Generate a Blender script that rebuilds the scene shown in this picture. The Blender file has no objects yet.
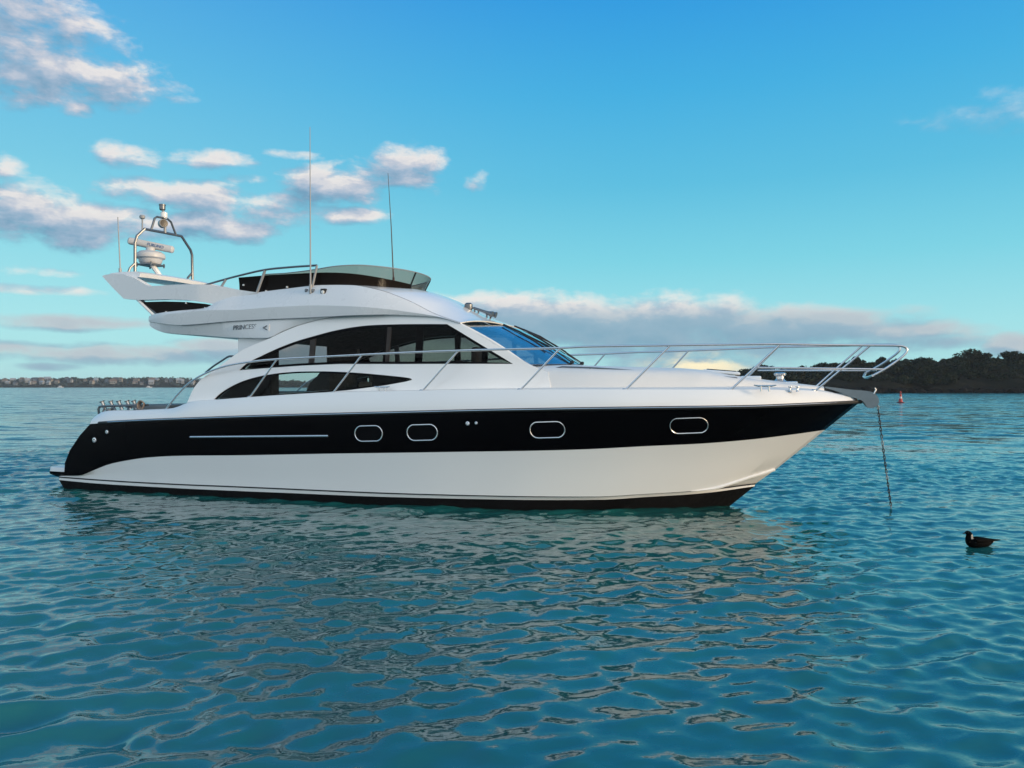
import bpy, bmesh, math, random
import numpy as np
from mathutils import Vector, Matrix
from mathutils.geometry import delaunay_2d_cdt

random.seed(7)
rng = np.random.default_rng(11)
scn = bpy.context.scene
COL = scn.collection
R = math.radians

# ------------------------------------------------------------------ camera
CAM_H = 2.1            # eye height above the water
FOCAL = 770.0          # focal length in pixels of a 1024 wide frame
HORIZON = 386.0
cam_d = bpy.data.cameras.new('camera')
cam = bpy.data.objects.new('camera', cam_d)
COL.objects.link(cam)
cam_d.sensor_width = 36.0
cam_d.lens = 36.0 * FOCAL / 1024.0
cam_d.shift_y = (HORIZON - 384.0) / 1024.0
cam_d.clip_start = 0.1
cam_d.clip_end = 20000.0
cam.location = (0, 0, CAM_H)
cam.rotation_euler = (R(90), 0, 0)
scn.camera = cam

# ------------------------------------------------------------------ light, sky, exposure
SUN_AZ, SUN_EL = 112.5, 8.0
SUN_STRENGTH = 2.9
SKY_STRENGTH = 0.15
HAZE = 0.00014
sun_d = bpy.data.lights.new('sun', 'SUN')
sun = bpy.data.objects.new('sun', sun_d)
COL.objects.link(sun)
sun_d.energy = SUN_STRENGTH
sun_d.angle = R(14)
sun_d.color = (1.0, 0.76, 0.50)
to_sun = Vector((math.sin(R(SUN_AZ)) * math.cos(R(SUN_EL)), math.cos(R(SUN_AZ)) * math.cos(R(SUN_EL)), math.sin(R(SUN_EL))))
sun.rotation_euler = to_sun.to_track_quat('Z', 'Y').to_euler()
sun.location = (20, -20, 30)

scn.view_settings.view_transform = 'Standard'
scn.view_settings.look = 'None'
scn.view_settings.exposure = 0.12
scn.view_settings.gamma = 1.0
scn.render.engine = 'CYCLES'
scn.cycles.use_denoising = True
scn.cycles.max_bounces = 8
scn.cycles.transparent_max_bounces = 16
scn.cycles.caustics_reflective = False
scn.cycles.caustics_refractive = False
scn.cycles.sample_clamp_indirect = 4.0


class NT:
    """small helper for node trees"""
    def __init__(self, tree):
        self.t = tree
        self.n = tree.nodes
        self.l = tree.links

    def new(self, kind, **props):
        nd = self.n.new(kind)
        for k, v in props.items():
            setattr(nd, k, v)
        return nd

    def put(self, sock, val):
        if isinstance(val, bpy.types.NodeSocket):
            self.l.new(val, sock)
        elif val is not None:
            sock.default_value = val

    def math(self, op, a, b=None, c=None, clamp=False):
        nd = self.new('ShaderNodeMath', operation=op, use_clamp=clamp)
        for i, v in enumerate((a, b, c)):
            if v is not None:
                self.put(nd.inputs[i], v)
        return nd.outputs[0]

    def mix(self, f, a, b, blend='MIX'):
        nd = self.new('ShaderNodeMix', data_type='RGBA', blend_type=blend)
        self.put(nd.inputs[0], f)
        self.put(nd.inputs[6], a)
        self.put(nd.inputs[7], b)
        return nd.outputs[2]

    def ramp(self, f, stops, interp='LINEAR'):
        nd = self.new('ShaderNodeValToRGB')
        nd.color_ramp.interpolation = interp
        e = nd.color_ramp.elements
        e[0].position, e[0].color = stops[0][0], (*stops[0][1], 1)
        e[1].position, e[1].color = stops[-1][0], (*stops[-1][1], 1)
        for p, c in stops[1:-1]:
            x = e.new(p)
            x.color = (*c, 1)
        self.put(nd.inputs[0], f)
        return nd.outputs[0]

    def maprange(self, v, a, b, c=0.0, d=1.0, smooth=True):
        nd = self.new('ShaderNodeMapRange', interpolation_type='SMOOTHSTEP' if smooth else 'LINEAR')
        self.put(nd.inputs[0], v)
        for i, x in zip((1, 2, 3, 4), (a, b, c, d)):
            nd.inputs[i].default_value = x
        return nd.outputs[0]

    def noise(self, vec, scale, detail=4, rough=0.55, dim='3D', dist=0.0):
        nd = self.new('ShaderNodeTexNoise', noise_dimensions=dim)
        if vec is not None:
            self.put(nd.inputs['Vector'], vec)
        nd.inputs['Scale'].default_value = scale
        nd.inputs['Detail'].default_value = detail
        nd.inputs['Roughness'].default_value = rough
        nd.inputs['Distortion'].default_value = dist
        return nd.outputs['Fac']


def srgb(r, g, b):
    def f(c):
        c /= 255.0
        return c / 12.92 if c <= 0.04045 else ((c + 0.055) / 1.055) ** 2.4
    return (f(r), f(g), f(b))


# clouds: where each bank stands, as compass bearing / height in the sky (degrees), half widths, weight
def bearing(x, y):
    return (math.degrees(math.atan((x - 512) / FOCAL)),
            math.degrees(math.atan((HORIZON - y) / math.hypot(FOCAL, x - 512))))


CLOUDS = []
for x, y, rx, ry, w in [
        (35, 40, 105, 55, 1.1), (85, 76, 100, 26, 1.25), (20, 80, 70, 26, 1.1), (60, 20, 70, 26, 0.9),
        (130, 155, 36, 15, 1.0), (206, 160, 44, 10, 0.85), (76, 108, 18, 8, 0.75), (40, 102, 16, 8, 0.7),
        (22, 212, 75, 32, 1.4), (62, 230, 56, 22, 1.3), (5, 168, 22, 14, 0.8),
        (190, 196, 90, 17, 1.1), (215, 226, 70, 18, 1.25), (130, 222, 100, 18, 1.0), (270, 208, 60, 18, 1.0),
        (335, 185, 58, 22, 1.25), (408, 168, 40, 24, 1.35), (372, 170, 45, 12, 0.85), (345, 214, 40, 11, 1.0), (298, 155, 28, 5, 0.7), (246, 179, 24, 6, 0.7), (478, 184, 14, 9, 0.6),
        (85, 322, 105, 8, 1.0), (60, 326, 60, 7, 0.9), (110, 354, 150, 12, 1.05), (40, 349, 90, 8, 0.9), (215, 350, 36, 12, 0.95), (300, 350, 110, 20, 1.25), (225, 345, 60, 9, 1.1), (45, 366, 40, 5, 0.85),
        (20, 270, 40, 6, 0.6), (40, 290, 60, 5, 0.55),
        (510, 320, 140, 30, 1.5), (640, 324, 170, 32, 1.6), (770, 328, 160, 25, 1.5), (880, 332, 110, 14, 1.15), (700, 345, 200, 22, 1.0), (850, 346, 80, 12, 0.9),
        (700, 366, 60, 13, 1.0), (640, 362, 40, 10, 0.85), (930, 340, 60, 9, 0.7), (1010, 345, 30, 14, 1.0),
        (975, 112, 66, 14, 0.5), (1010, 120, 44, 13, 0.55)]:
    a, e = bearing(x, y)
    k = math.cos(math.radians(a)) ** 2
    CLOUDS.append((math.radians(a), math.radians(e), rx / FOCAL * k, ry / FOCAL * math.cos(math.radians(a)), w))


def cloud_group():
    g = bpy.data.node_groups.new('cloud_density', 'ShaderNodeTree')
    g.interface.new_socket('Az', in_out='INPUT', socket_type='NodeSocketFloat')
    g.interface.new_socket('El', in_out='INPUT', socket_type='NodeSocketFloat')
    g.interface.new_socket('Density', in_out='OUTPUT', socket_type='NodeSocketFloat')
    N = NT(g)
    gi = N.new('NodeGroupInput')
    go = N.new('NodeGroupOutput')
    az, el = gi.outputs[0], gi.outputs[1]
    comb = N.new('ShaderNodeCombineXYZ')
    N.put(comb.inputs[0], az)
    N.put(comb.inputs[1], N.math('MULTIPLY', el, 2.0))
    n1 = N.noise(comb.outputs[0], 17.0, 9, 0.60, '3D', 0.15)
    n2 = N.noise(comb.outputs[0], 6.0, 2, 0.5)
    best = None
    for a, e, rx, ry, w in CLOUDS:
        dx = N.math('MULTIPLY', N.math('SUBTRACT', az, a), 1.0 / rx)
        dy = N.math('MULTIPLY', N.math('SUBTRACT', el, e), 1.0 / ry)
        q = N.math('ADD', N.math('MULTIPLY', dx, dx), N.math('MULTIPLY', dy, dy))
        m = N.math('MULTIPLY', N.math('SUBTRACT', 1.0, q), w)
        best = m if best is None else N.math('SMOOTH_MAX', best, m, 0.25)
    best = N.math('MAXIMUM', best, -1.5)
    d = N.math('ADD', N.math('MULTIPLY', best, 0.62),
               N.math('ADD', N.math('MULTIPLY', N.math('SUBTRACT', n1, 0.5), N.maprange(el, 0.09, 0.14, 1.5, 2.7)), N.math('MULTIPLY', N.math('SUBTRACT', n2, 0.5), 0.8)))
    N.put(go.inputs[0], d)
    return g


world = bpy.data.worlds.new('World')
scn.world = world
world.use_nodes = True
W = NT(world.node_tree)
W.n.clear()
out = W.new('ShaderNodeOutputWorld')
bg = W.new('ShaderNodeBackground')
W.l.new(bg.outputs[0], out.inputs[0])
tc = W.new('ShaderNodeTexCoord')
sep = W.new('ShaderNodeSeparateXYZ')
W.l.new(tc.outputs['Generated'], sep.inputs[0])
X_, Y_, Z_ = sep.outputs
el = W.math('ARCSINE', Z_)
az = W.math('ARCTAN2', X_, Y_)
sky = W.new('ShaderNodeTexSky', sky_type='NISHITA')
sky.sun_disc = False
sky.sun_elevation = R(SUN_EL)
sky.sun_rotation = R(SUN_AZ)
sky.air_density = 1.0
sky.dust_density = 0.6
sky.ozone_density = 2.0
eln = W.math('MULTIPLY', el, 1.0 / (math.pi / 2), clamp=True)
# clear evening sky colours by height
grad = W.ramp(eln, [(0.0, srgb(172, 218, 222)), (0.045, srgb(160, 222, 230)), (0.10, srgb(124, 208, 226)),
                    (0.16, srgb(92, 188, 222)), (0.23, srgb(66, 172, 223)), (0.30, srgb(46, 152, 222)),
                    (0.5, srgb(52, 142, 202)), (1.0, srgb(76, 142, 192))])
left = W.maprange(az, 0.2, -0.6, 0.0, 1.0)
lowish = W.maprange(el, 0.55, 0.0, 0.15, 0.6)
grad = W.mix(W.math('MULTIPLY', left, W.math('MULTIPLY', lowish, 0.55)), grad, (*srgb(178, 228, 232), 1))
# the low glow behind and to the right of the camera, where the sun is
dotn = W.new('ShaderNodeVectorMath', operation='DOT_PRODUCT')
W.l.new(tc.outputs['Generated'], dotn.inputs[0])
dotn.inputs[1].default_value = to_sun
glow = W.math('POWER', W.math('MAXIMUM', dotn.outputs['Value'], 0.0), 5.0)
skyn = W.mix(1.0, sky.outputs[0], (SKY_STRENGTH, SKY_STRENGTH, SKY_STRENGTH, 1), 'MULTIPLY')
grad = W.mix(1.0, grad, (0.92, 0.955, 0.95, 1), 'MULTIPLY')
base = W.mix(0.06, grad, skyn)
back = W.maprange(Y_, 0.1, -0.5, 0.0, 1.0)  # unseen sky behind the camera, brightened as fill for the boat's side
base = W.mix(W.math('MULTIPLY', back, W.maprange(el, 1.2, 0.05, 0.25, 0.9)), base, (1.02, 1.14, 1.26, 1))
base = W.mix(W.math('MULTIPLY', glow, 0.9), base, (1.5, 1.15, 0.80, 1))

cg = cloud_group()


def cloud_at(da, de):
    nd = W.new('ShaderNodeGroup')
    nd.node_tree = cg
    W.put(nd.inputs[0], W.math('ADD', az, da) if da else az)
    W.put(nd.inputs[1], W.math('ADD', el, de) if de else el)
    return nd.outputs[0]


d0 = cloud_at(0, 0)
d1 = cloud_at(0.010, 0.016)
alpha = W.maprange(d0, -0.2, 0.72, 0.0, 1.0)
alpha = W.math('MULTIPLY', alpha, W.math('SUBTRACT', 1.0, W.math('MULTIPLY', W.math('MULTIPLY', W.maprange(az, 0.36, 0.46), W.maprange(el, 0.18, 0.26)), 0.68)))   # thin wisp
shade = W.math('ADD', W.math('MULTIPLY', W.math('SUBTRACT', d0, d1), 0.85), 0.44, clamp=True)
thick = W.maprange(d0, 0.35, 1.3, 0.0, 1.0)
shade = W.math('SUBTRACT', shade, W.math('MULTIPLY', thick, 0.22), clamp=True)
highc = W.ramp(shade, [(0.0, srgb(112, 150, 178)), (0.4, srgb(152, 172, 194)), (0.72, srgb(194, 196, 206)), (1.0, srgb(234, 226, 220))])
lowc = W.ramp(W.math('MULTIPLY', shade, 0.8), [(0.0, srgb(122, 158, 180)), (0.5, srgb(144, 170, 188)), (0.85, srgb(190, 194, 198)), (1.0, srgb(232, 220, 206))])
low = W.maprange(el, 0.115, 0.08, 0.0, 1.0)
cc = W.mix(low, highc, lowc)
# the sunlit cumulus far behind the foredeck
ga, ge = bearing(702, 366)
gx = W.math('MULTIPLY', W.math('SUBTRACT', az, R(ga)), 1 / 0.095)
gy = W.math('MULTIPLY', W.math('SUBTRACT', el, R(ge)), 1 / 0.021)
gm = W.math('SUBTRACT', 1.0, W.math('ADD', W.math('MULTIPLY', gx, gx), W.math('MULTIPLY', gy, gy)), clamp=True)
cc = W.mix(W.math('MULTIPLY', gm, W.maprange(shade, 0.15, 0.55)), cc, (*srgb(255, 238, 196), 1))
base = W.mix(W.math('MULTIPLY', alpha, 0.93), base, cc)
W.l.new(base, bg.inputs[0])
bg.inputs[1].default_value = 1.03


# ------------------------------------------------------------------ materials
def material(name, base=(0.5, 0.5, 0.5), rough=0.5, metal=0.0, spec=0.5, coat=0.0, var=0.0, vscale=3.0, bump=0.0, bscale=20.0):
    m = bpy.data.materials.new(name)
    m.use_nodes = True
    N = NT(m.node_tree)
    p = m.node_tree.nodes['Principled BSDF']
    p.inputs['Base Color'].default_value = (*base, 1)
    p.inputs['Roughness'].default_value = rough
    p.inputs['Metallic'].default_value = metal
    p.inputs['Specular IOR Level'].default_value = spec
    p.inputs['Coat Weight'].default_value = coat
    t = N.new('ShaderNodeTexCoord')
    if var > 0:
        f = N.noise(t.outputs['Object'], vscale, 5, 0.6)
        f = N.maprange(f, 0.3, 0.7, 1 - var, 1 + var * 0.4)
        c = N.new('ShaderNodeVectorMath', operation='SCALE')
        c.inputs[0].default_value = base
        N.put(c.inputs['Scale'], f)
        N.l.new(c.outputs[0], p.inputs['Base Color'])
        f2 = N.noise(t.outputs['Object'], vscale * 4, 3, 0.6)
        N.l.new(N.maprange(f2, 0.3, 0.7, max(rough * 0.75, 0.02), min(rough * 1.3, 1)), p.inputs['Roughness'])
    if bump > 0:
        b = N.new('ShaderNodeBump')
        b.inputs['Strength'].default_value = bump
        b.inputs['Distance'].default_value = 0.02
        N.l.new(N.noise(t.outputs['Object'], bscale, 4), b.inputs['Height'])
        N.l.new(b.outputs[0], p.inputs['Normal'])
    return m


def glass(name, tint, gloss=0.5, rough=0.02, fres=1.5, floor=0.0):
    """thin tinted pane: lets tinted light through and mirrors the surroundings"""
    m = bpy.data.materials.new(name)
    m.use_nodes = True
    N = NT(m.node_tree)
    N.n.clear()
    o = N.new('ShaderNodeOutputMaterial')
    tr = N.new('ShaderNodeBsdfTransparent')
    tr.inputs[0].default_value = (*tint, 1)
    gl = N.new('ShaderNodeBsdfGlossy')
    gl.inputs['Roughness'].default_value = rough
    gl.inputs['Color'].default_value = (*gloss, 1) if isinstance(gloss, tuple) else (gloss, gloss, gloss, 1)
    fr = N.new('ShaderNodeFresnel')
    fr.inputs[0].default_value = fres
    mx = N.new('ShaderNodeMixShader')
    gm_ = N.new('ShaderNodeNewGeometry')
    N.put(fr.inputs[0], N.math('ADD', fres, N.math('MULTIPLY', gm_.outputs['Backfacing'], 1.0 / fres - fres)))
    N.put(mx.inputs[0], N.math('ADD', fr.outputs[0], floor, clamp=True))
    N.l.new(tr.outputs[0], mx.inputs[1])
    N.l.new(gl.outputs[0], mx.inputs[2])
    N.l.new(mx.outputs[0], o.inputs[0])
    return m


M = {}
M['gelcoat'] = material('white_gelcoat', (0.80, 0.80, 0.79), 0.2, coat=0.5, var=0.012, vscale=0.8)
M['gelcoat_shaded'] = material('shaded_white_gelcoat', (0.70, 0.71, 0.715), 0.3, coat=0.2, var=0.012, vscale=0.8)  # greyer copy of the white: shade on flybridge and arch put into colour
M['gelcoat_matt'] = material('white_deck', (0.74, 0.73, 0.71), 0.5, var=0.02, vscale=1.5)
M['black_hull'] = material('black_gelcoat', (0.0018, 0.0018, 0.0026), 0.12, spec=0.04)
M['antifoul'] = material('black_antifouling', (0.006, 0.006, 0.007), 0.7, spec=0.1, var=0.2)
M['pin'] = material('dark_pinstripe', (0.012, 0.014, 0.018), 0.3)
M['steel'] = material('polished_steel', (0.62, 0.62, 0.62), 0.25, metal=0.85)
M['steel_dark'] = material('grey_steel', (0.17, 0.18, 0.19), 0.4, metal=0.75)
M['galv'] = material('satin_steel_plate', (0.22, 0.25, 0.26), 0.5, metal=0.4, var=0.1, vscale=8)
M['black'] = material('black_trim', (0.01, 0.01, 0.011), 0.35, spec=0.3)
M['frame_black'] = material('black_window_surround', (0.003, 0.003, 0.004), 0.2, spec=0.06)
M['rubber'] = material('black_rubber', (0.012, 0.012, 0.012), 0.6)
M['grey_trim'] = material('grey_seal', (0.22, 0.23, 0.25), 0.5)
M['interior'] = material('dark_interior', (0.035, 0.033, 0.030), 0.7, var=0.2)
M['interior_pale'] = material('cream_interior', (0.30, 0.28, 0.22), 0.7, var=0.1)
M['seat'] = material('grey_vinyl', (0.16, 0.17, 0.17), 0.55, var=0.1)
M['vinyl_dark'] = material('dark_grey_vinyl', (0.07, 0.072, 0.07), 0.5, var=0.1)
M['cabin_glass'] = glass('smoked_cabin_glass', (0.70, 0.665, 0.64), 0.10)
M['eye_glass'] = glass('clear_grey_glass', (0.82, 0.83, 0.81), 0.10)
M['wind_glass'] = glass('blue_windscreen_glass', (0.82, 0.86, 0.90), (0.85, 0.90, 0.95), fres=2.0, floor=0.28)
M['smoke'] = material('dark_smoked_acrylic', (0.010, 0.008, 0.007), 0.12, spec=0.04)
M['visor'] = glass('grey_green_acrylic', (0.84, 0.67, 0.61), 0.5)
M['plastic'] = material('white_plastic', (0.52, 0.52, 0.52), 0.4)
M['plastic_grey'] = material('pale_grey_plastic', (0.30, 0.31, 0.32), 0.45)
M['text'] = material('grey_lettering', (0.14, 0.155, 0.175), 0.35)
M['text_blue'] = material('blue_lettering', (0.10, 0.16, 0.32), 0.4)
M['lens'] = material('clear_lens', (0.75, 0.75, 0.72), 0.1, coat=1.0)
M['rope'] = material('tan_rope', (0.26, 0.20, 0.16), 0.85, bump=0.5, bscale=60)
M['chain'] = material('galvanised_chain', (0.05, 0.05, 0.055), 0.55, metal=0.6)
M['chain_pale'] = material('pale_chain', (0.30, 0.31, 0.32), 0.5, metal=0.4)


# ------------------------------------------------------------------ mesh helpers
def make_mesh(name, verts, faces, mats, idx=None, parent=None, smooth=True, angle=35):
    me = bpy.data.meshes.new(name)
    me.from_pydata([tuple(v) for v in verts], [], [tuple(f) for f in faces])
    for m in (mats if isinstance(mats, (list, tuple)) else [mats]):
        me.materials.append(m)
    if idx is not None:
        me.polygons.foreach_set('material_index', np.asarray(idx, dtype=np.int32))
    if smooth:
        me.polygons.foreach_set('use_smooth', [True] * len(me.polygons))
        me.update()
        me.set_sharp_from_angle(angle=R(angle))
    me.update()
    o = bpy.data.objects.new(name, me)
    COL.objects.link(o)
    if parent is not None:
        o.parent = parent
    return o


def fix_normals(o):
    bm = bmesh.new()
    bm.from_mesh(o.data)
    bmesh.ops.recalc_face_normals(bm, faces=bm.faces[:])
    bm.to_mesh(o.data)
    bm.free()
    return o


class MB:
    """collects simple solids into ONE mesh"""
    def __init__(self):
        self.v, self.f, self.m = [], [], []

    def add(self, verts, faces, mi=0):
        k = len(self.v)
        self.v += [tuple(x) for x in verts]
        self.f += [tuple(i + k for i in f) for f in faces]
        self.m += [mi] * len(faces)
        return self

    def tube(self, pts, r, n=8, mi=0, cap=True):
        pts = [Vector(p) for p in pts]
        rs = r if isinstance(r, (list, tuple)) else [r] * len(pts)
        T = []
        for i in range(len(pts)):
            a = pts[max(i - 1, 0)]
            b = pts[min(i + 1, len(pts) - 1)]
            T.append((b - a).normalized())
        ref = Vector((0, 0, 1)) if abs(T[0].z) < 0.9 else Vector((1, 0, 0))
        u = T[0].cross(ref).normalized()
        V, F = [], []
        for i, p in enumerate(pts):
            u = (u - T[i] * u.dot(T[i])).normalized()
            w = T[i].cross(u)
            for k in range(n):
                a = 2 * math.pi * k / n
                V.append(p + (u * math.cos(a) + w * math.sin(a)) * rs[i])
        for i in range(len(pts) - 1):
            for k in range(n):
                k2 = (k + 1) % n
                F.append((i * n + k, i * n + k2, (i + 1) * n + k2, (i + 1) * n + k))
        if cap:
            F.append(tuple(range(n - 1, -1, -1)))
            F.append(tuple((len(pts) - 1) * n + k for k in range(n)))
        return self.add(V, F, mi)

    def box(self, c, s, mi=0, rot=None, bev=0.0):
        bm = bmesh.new()
        bmesh.ops.create_cube(bm, size=1.0)
        bmesh.ops.scale(bm, vec=s, verts=bm.verts)
        if bev > 0:
            bmesh.ops.bevel(bm, geom=bm.edges[:], offset=bev, segments=2, affect='EDGES', profile=0.5)
        if rot is not None:
            bmesh.ops.rotate(bm, cent=(0, 0, 0), matrix=rot, verts=bm.verts)
        bm.verts.ensure_lookup_table()
        V = [v.co + Vector(c) for v in bm.verts]
        F = [[v.index for v in f.verts] for f in bm.faces]
        bm.free()
        return self.add(V, F, mi)

    def lathe(self, c, prof, n=20, mi=0, axis='Z', rot=None):
        V, F = [], []
        for r, h in prof:
            for k in range(n):
                a = 2 * math.pi * k / n
                p = Vector((r * math.cos(a), r * math.sin(a), h))
                if axis == 'X':
                    p = Vector((p.z, p.x, p.y))
                elif axis == 'Y':
                    p = Vector((p.y, p.z, p.x))
                if rot is not None:
                    p = rot @ p
                V.append(p + Vector(c))
        for i in range(len(prof) - 1):
            for k in range(n):
                k2 = (k + 1) % n
                F.append((i * n + k, i * n + k2, (i + 1) * n + k2, (i + 1) * n + k))
        F.append(tuple(range(n - 1, -1, -1)))
        F.append(tuple((len(prof) - 1) * n + k for k in range(n)))
        return self.add(V, F, mi)

    def build(self, name, mats, parent=None, smooth=True, angle=35, fix=True):
        o = make_mesh(name, self.v, self.f, mats, self.m, parent, smooth, angle)
        if fix:
            fix_normals(o)
        return o


def tag(o, label=None, cat=None, group=None, kind=None):
    if label:
        o['label'] = label
    if cat:
        o['category'] = cat
    if group:
        o['group'] = group
    if kind:
        o['kind'] = kind
    return o


def empty(name, loc, rz=0.0):
    o = bpy.data.objects.new(name, None)
    COL.objects.link(o)
    o.empty_display_size = 0.3
    o.location = loc
    o.rotation_euler = (0, 0, rz)
    return o


def pchip(xs, ys):
    """monotone cubic through the given points"""
    xs, ys = np.asarray(xs, float), np.asarray(ys, float)
    o = np.argsort(xs)
    xs, ys = xs[o], ys[o]
    h = np.diff(xs)
    d = np.diff(ys) / h
    m = np.zeros_like(ys)
    m[0], m[-1] = d[0], d[-1]
    for i in range(1, len(xs) - 1):
        if d[i - 1] * d[i] > 0:
            w1, w2 = 2 * h[i] + h[i - 1], h[i] + 2 * h[i - 1]
            m[i] = (w1 + w2) / (w1 / d[i - 1] + w2 / d[i])

    def f(x):
        x = min(max(float(x), xs[0]), xs[-1])
        i = min(max(int(np.searchsorted(xs, x)) - 1, 0), len(xs) - 2)
        t = (x - xs[i]) / h[i]
        return float((2 * t**3 - 3 * t**2 + 1) * ys[i] + (t**3 - 2 * t**2 + t) * h[i] * m[i]
                     + (-2 * t**3 + 3 * t**2) * ys[i + 1] + (t**3 - t**2) * h[i] * m[i + 1])
    return f


# ------------------------------------------------------------------ the yacht's own frame
# s = metres forward of the swim platform's aft edge, t = metres to starboard of the centreline, z = metres above water
TH = R(18)
CA, SA = math.cos(TH), math.sin(TH)
S_STEM, BX, BY = 13.7, 4.0, 13.6      # the stem meets the water here
S_MID = 7.5


def V(s, t, z):
    return Vector((s - S_MID, -t, z))


def spot(x, y, t):
    """point of the boat sighted at x, y in the photograph, when it lies t metres off the centreline"""
    r = (x - 512) / FOCAL
    d = (r * (BY - CA * t) - BX + SA * t) / (CA + r * SA)
    Y = BY - SA * d - CA * t
    return d + S_STEM, CAM_H - (y - HORIZON) / FOCAL * Y


def S(x, y, t):
    s, z = spot(x, y, t)
    return V(s, t, z)


def spotf(x, y, tf):
    t = 1.8
    for _ in range(8):
        s, z = spot(x, y, t)
        t = tf(s, z)
    return s, t, z


def boat_to_world(s, t, z):
    d = s - S_STEM
    return Vector((BX + CA * d - SA * t, BY - SA * d - CA * t, z))


yacht = empty('motor_yacht', boat_to_world(S_MID, 0, 0), -TH)
tag(yacht, 'white flybridge motor yacht with black hull band moored side on across the bay', 'yacht')

# ---- hull -------------------------------------------------------------------
tC = pchip([0.8, 2, 4, 6, 8, 10, 11.5, 13, 14, 14.8, 15.3, 15.67], [2.10, 2.17, 2.23, 2.25, 2.24, 2.16, 2.0, 1.64, 1.24, 0.76, 0.38, 0.0])
tB = pchip([0.4, 2, 4, 6, 8, 10, 11.5, 13, 14, 14.7, 15.12], [2.0, 2.10, 2.17, 2.19, 2.16, 2.02, 1.76, 1.27, 0.79, 0.36, 0.0])
tN = pchip([0.3, 2, 4, 6, 8, 10, 11.5, 12.5, 13.3, 13.9, 14.34], [1.97, 2.03, 2.08, 2.09, 2.05, 1.86, 1.50, 1.10, 0.68, 0.32, 0.0])
tA = pchip([0.3, 2, 4, 6, 8, 10, 11.5, 12.5, 13.3, 13.96], [1.95, 2.0, 2.04, 2.04, 1.98, 1.74, 1.30, 0.86, 0.42, 0.0])
tD = pchip([1.2, 2, 4, 6, 8, 10, 11.5, 13, 14, 14.8, 15.25, 15.62], [1.98, 2.04, 2.11, 2.13, 2.12, 2.04, 1.88, 1.52, 1.12, 0.62, 0.30, 0.0])


def row(px, tf, stem=None):
    pts = []
    for x, y in px:
        s, t, z = spotf(x, y, lambda s, z: tf(s))
        pts.append((s, z))
    if stem:
        pts.append(stem)
    pts.sort()
    keep = [pts[0]]
    for p in pts[1:]:
        if p[0] - keep[-1][0] > 0.02:
            keep.append(p)
    return pchip([p[0] for p in keep], [p[1] for p in keep]), keep[0][0], keep[-1][0]


zA = row([(59, 480), (98.6, 483.6), (137, 486), (177, 488.2), (239, 491), (300, 493.5), (360, 496), (440, 498.3), (520, 499.8), (600, 499.7), (643, 497.2), (705, 493)], tA, (13.97, 0.34))
zP = row([(59, 477.8), (98.6, 480.8), (137, 483.2), (177, 485.2), (239, 487.7), (300, 490.4), (360, 493), (440, 495.5), (520, 497), (600, 496.9), (643, 494.4), (705, 490.6)], tA, (13.99, 0.37))
zB = row([(64, 475.8), (79, 475.6), (94.7, 469.8), (110, 464), (124, 461), (146, 457.7), (174, 456), (240, 455.3), (330, 453.7), (450, 452), (580, 449.5), (650, 446), (700, 443.7), (750, 439.6), (800, 433.5)], tB, (15.12, 1.35))
zC = row([(90, 424), (110, 422.5), (150, 420.5), (200, 418.7), (260, 416.7), (340, 414.5), (400, 413), (480, 411), (600, 409), (680, 408), (750, 407), (800, 405)], tC, (15.67, 1.83))
zD = row([(97, 415), (102, 412.2), (110, 411), (130, 410.8), (150, 410), (170, 409), (180, 406), (190, 402), (213, 400), (260, 396.5), (300, 394), (340, 392), (400, 391), (440, 390.2), (520, 389.5), (620, 389.3), (700, 389.5), (750, 389.5), (813, 390.6), (840, 395)], tD, (15.62, 1.885))
zN_r = pchip([0.3, 12.0, 12.9, 13.3, 13.6, 13.95, 14.34], [0.034, 0.034, 0.040, 0.055, 0.11, 0.19, 0.30])
zN_f = lambda s: zP[0](min(s, 13.9)) + zN_r(s)

us = np.concatenate([np.linspace(0, 0.08, 10)[:-1], np.linspace(0.08, 0.85, 60)[:-1], np.linspace(0.85, 1, 22)])


def station_row(sa, sb, tf, zf):
    return [(sa + (sb - sa) * u, tf(sa + (sb - sa) * u) if u < 1 else 0.0, zf(sa + (sb - sa) * u)) for u in us]


def lerp_rows(a, b, f, bulge=0.0):
    out_ = []
    for (s0, t0, z0), (s1, t1, z1) in zip(a, b):
        s, t, z = s0 + (s1 - s0) * f, t0 + (t1 - t0) * f, z0 + (z1 - z0) * f
        out_.append((s, max(0.0, t + bulge * math.sin(math.pi * f) * min(1, t / 0.5)), z))
    return out_


rK = [(0.8 + 12.0 * u, 0.0, -0.75 + 0.4 * u**3) for u in us]
rU = station_row(0.5, 13.3, pchip([0.3, 4, 8, 10, 11.5, 12.5, 13.3], [1.85, 1.93, 1.85, 1.55, 1.05, 0.6, 0.0]), lambda s: -0.25)
rA = station_row(zA[1], 13.97, tA, zA[0])
rP0 = station_row(zA[1], 13.98, tA, zP[0])
rP1 = station_row(zA[1], 14.0, lambda s: tA(min(s, 13.96)) + 0.001, lambda s: zP[0](s) + 0.026)
rN = station_row(zA[1] + 0.02, 14.34, tN, zN_f)
rB = station_row(zB[1], 15.12, tB, zB[0])
rC = station_row(zC[1], 15.67, tC, zC[0])
rD = station_row(zD[1], 15.62, tD, zD[0])
rBN = lerp_rows(rN, rB, 0.5, -0.02)
def aft_curve(rw, d):
    return [(s - d * math.exp(-((s - rw[0][0]) / 0.5) ** 2), t, z) for s, t, z in rw]


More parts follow.
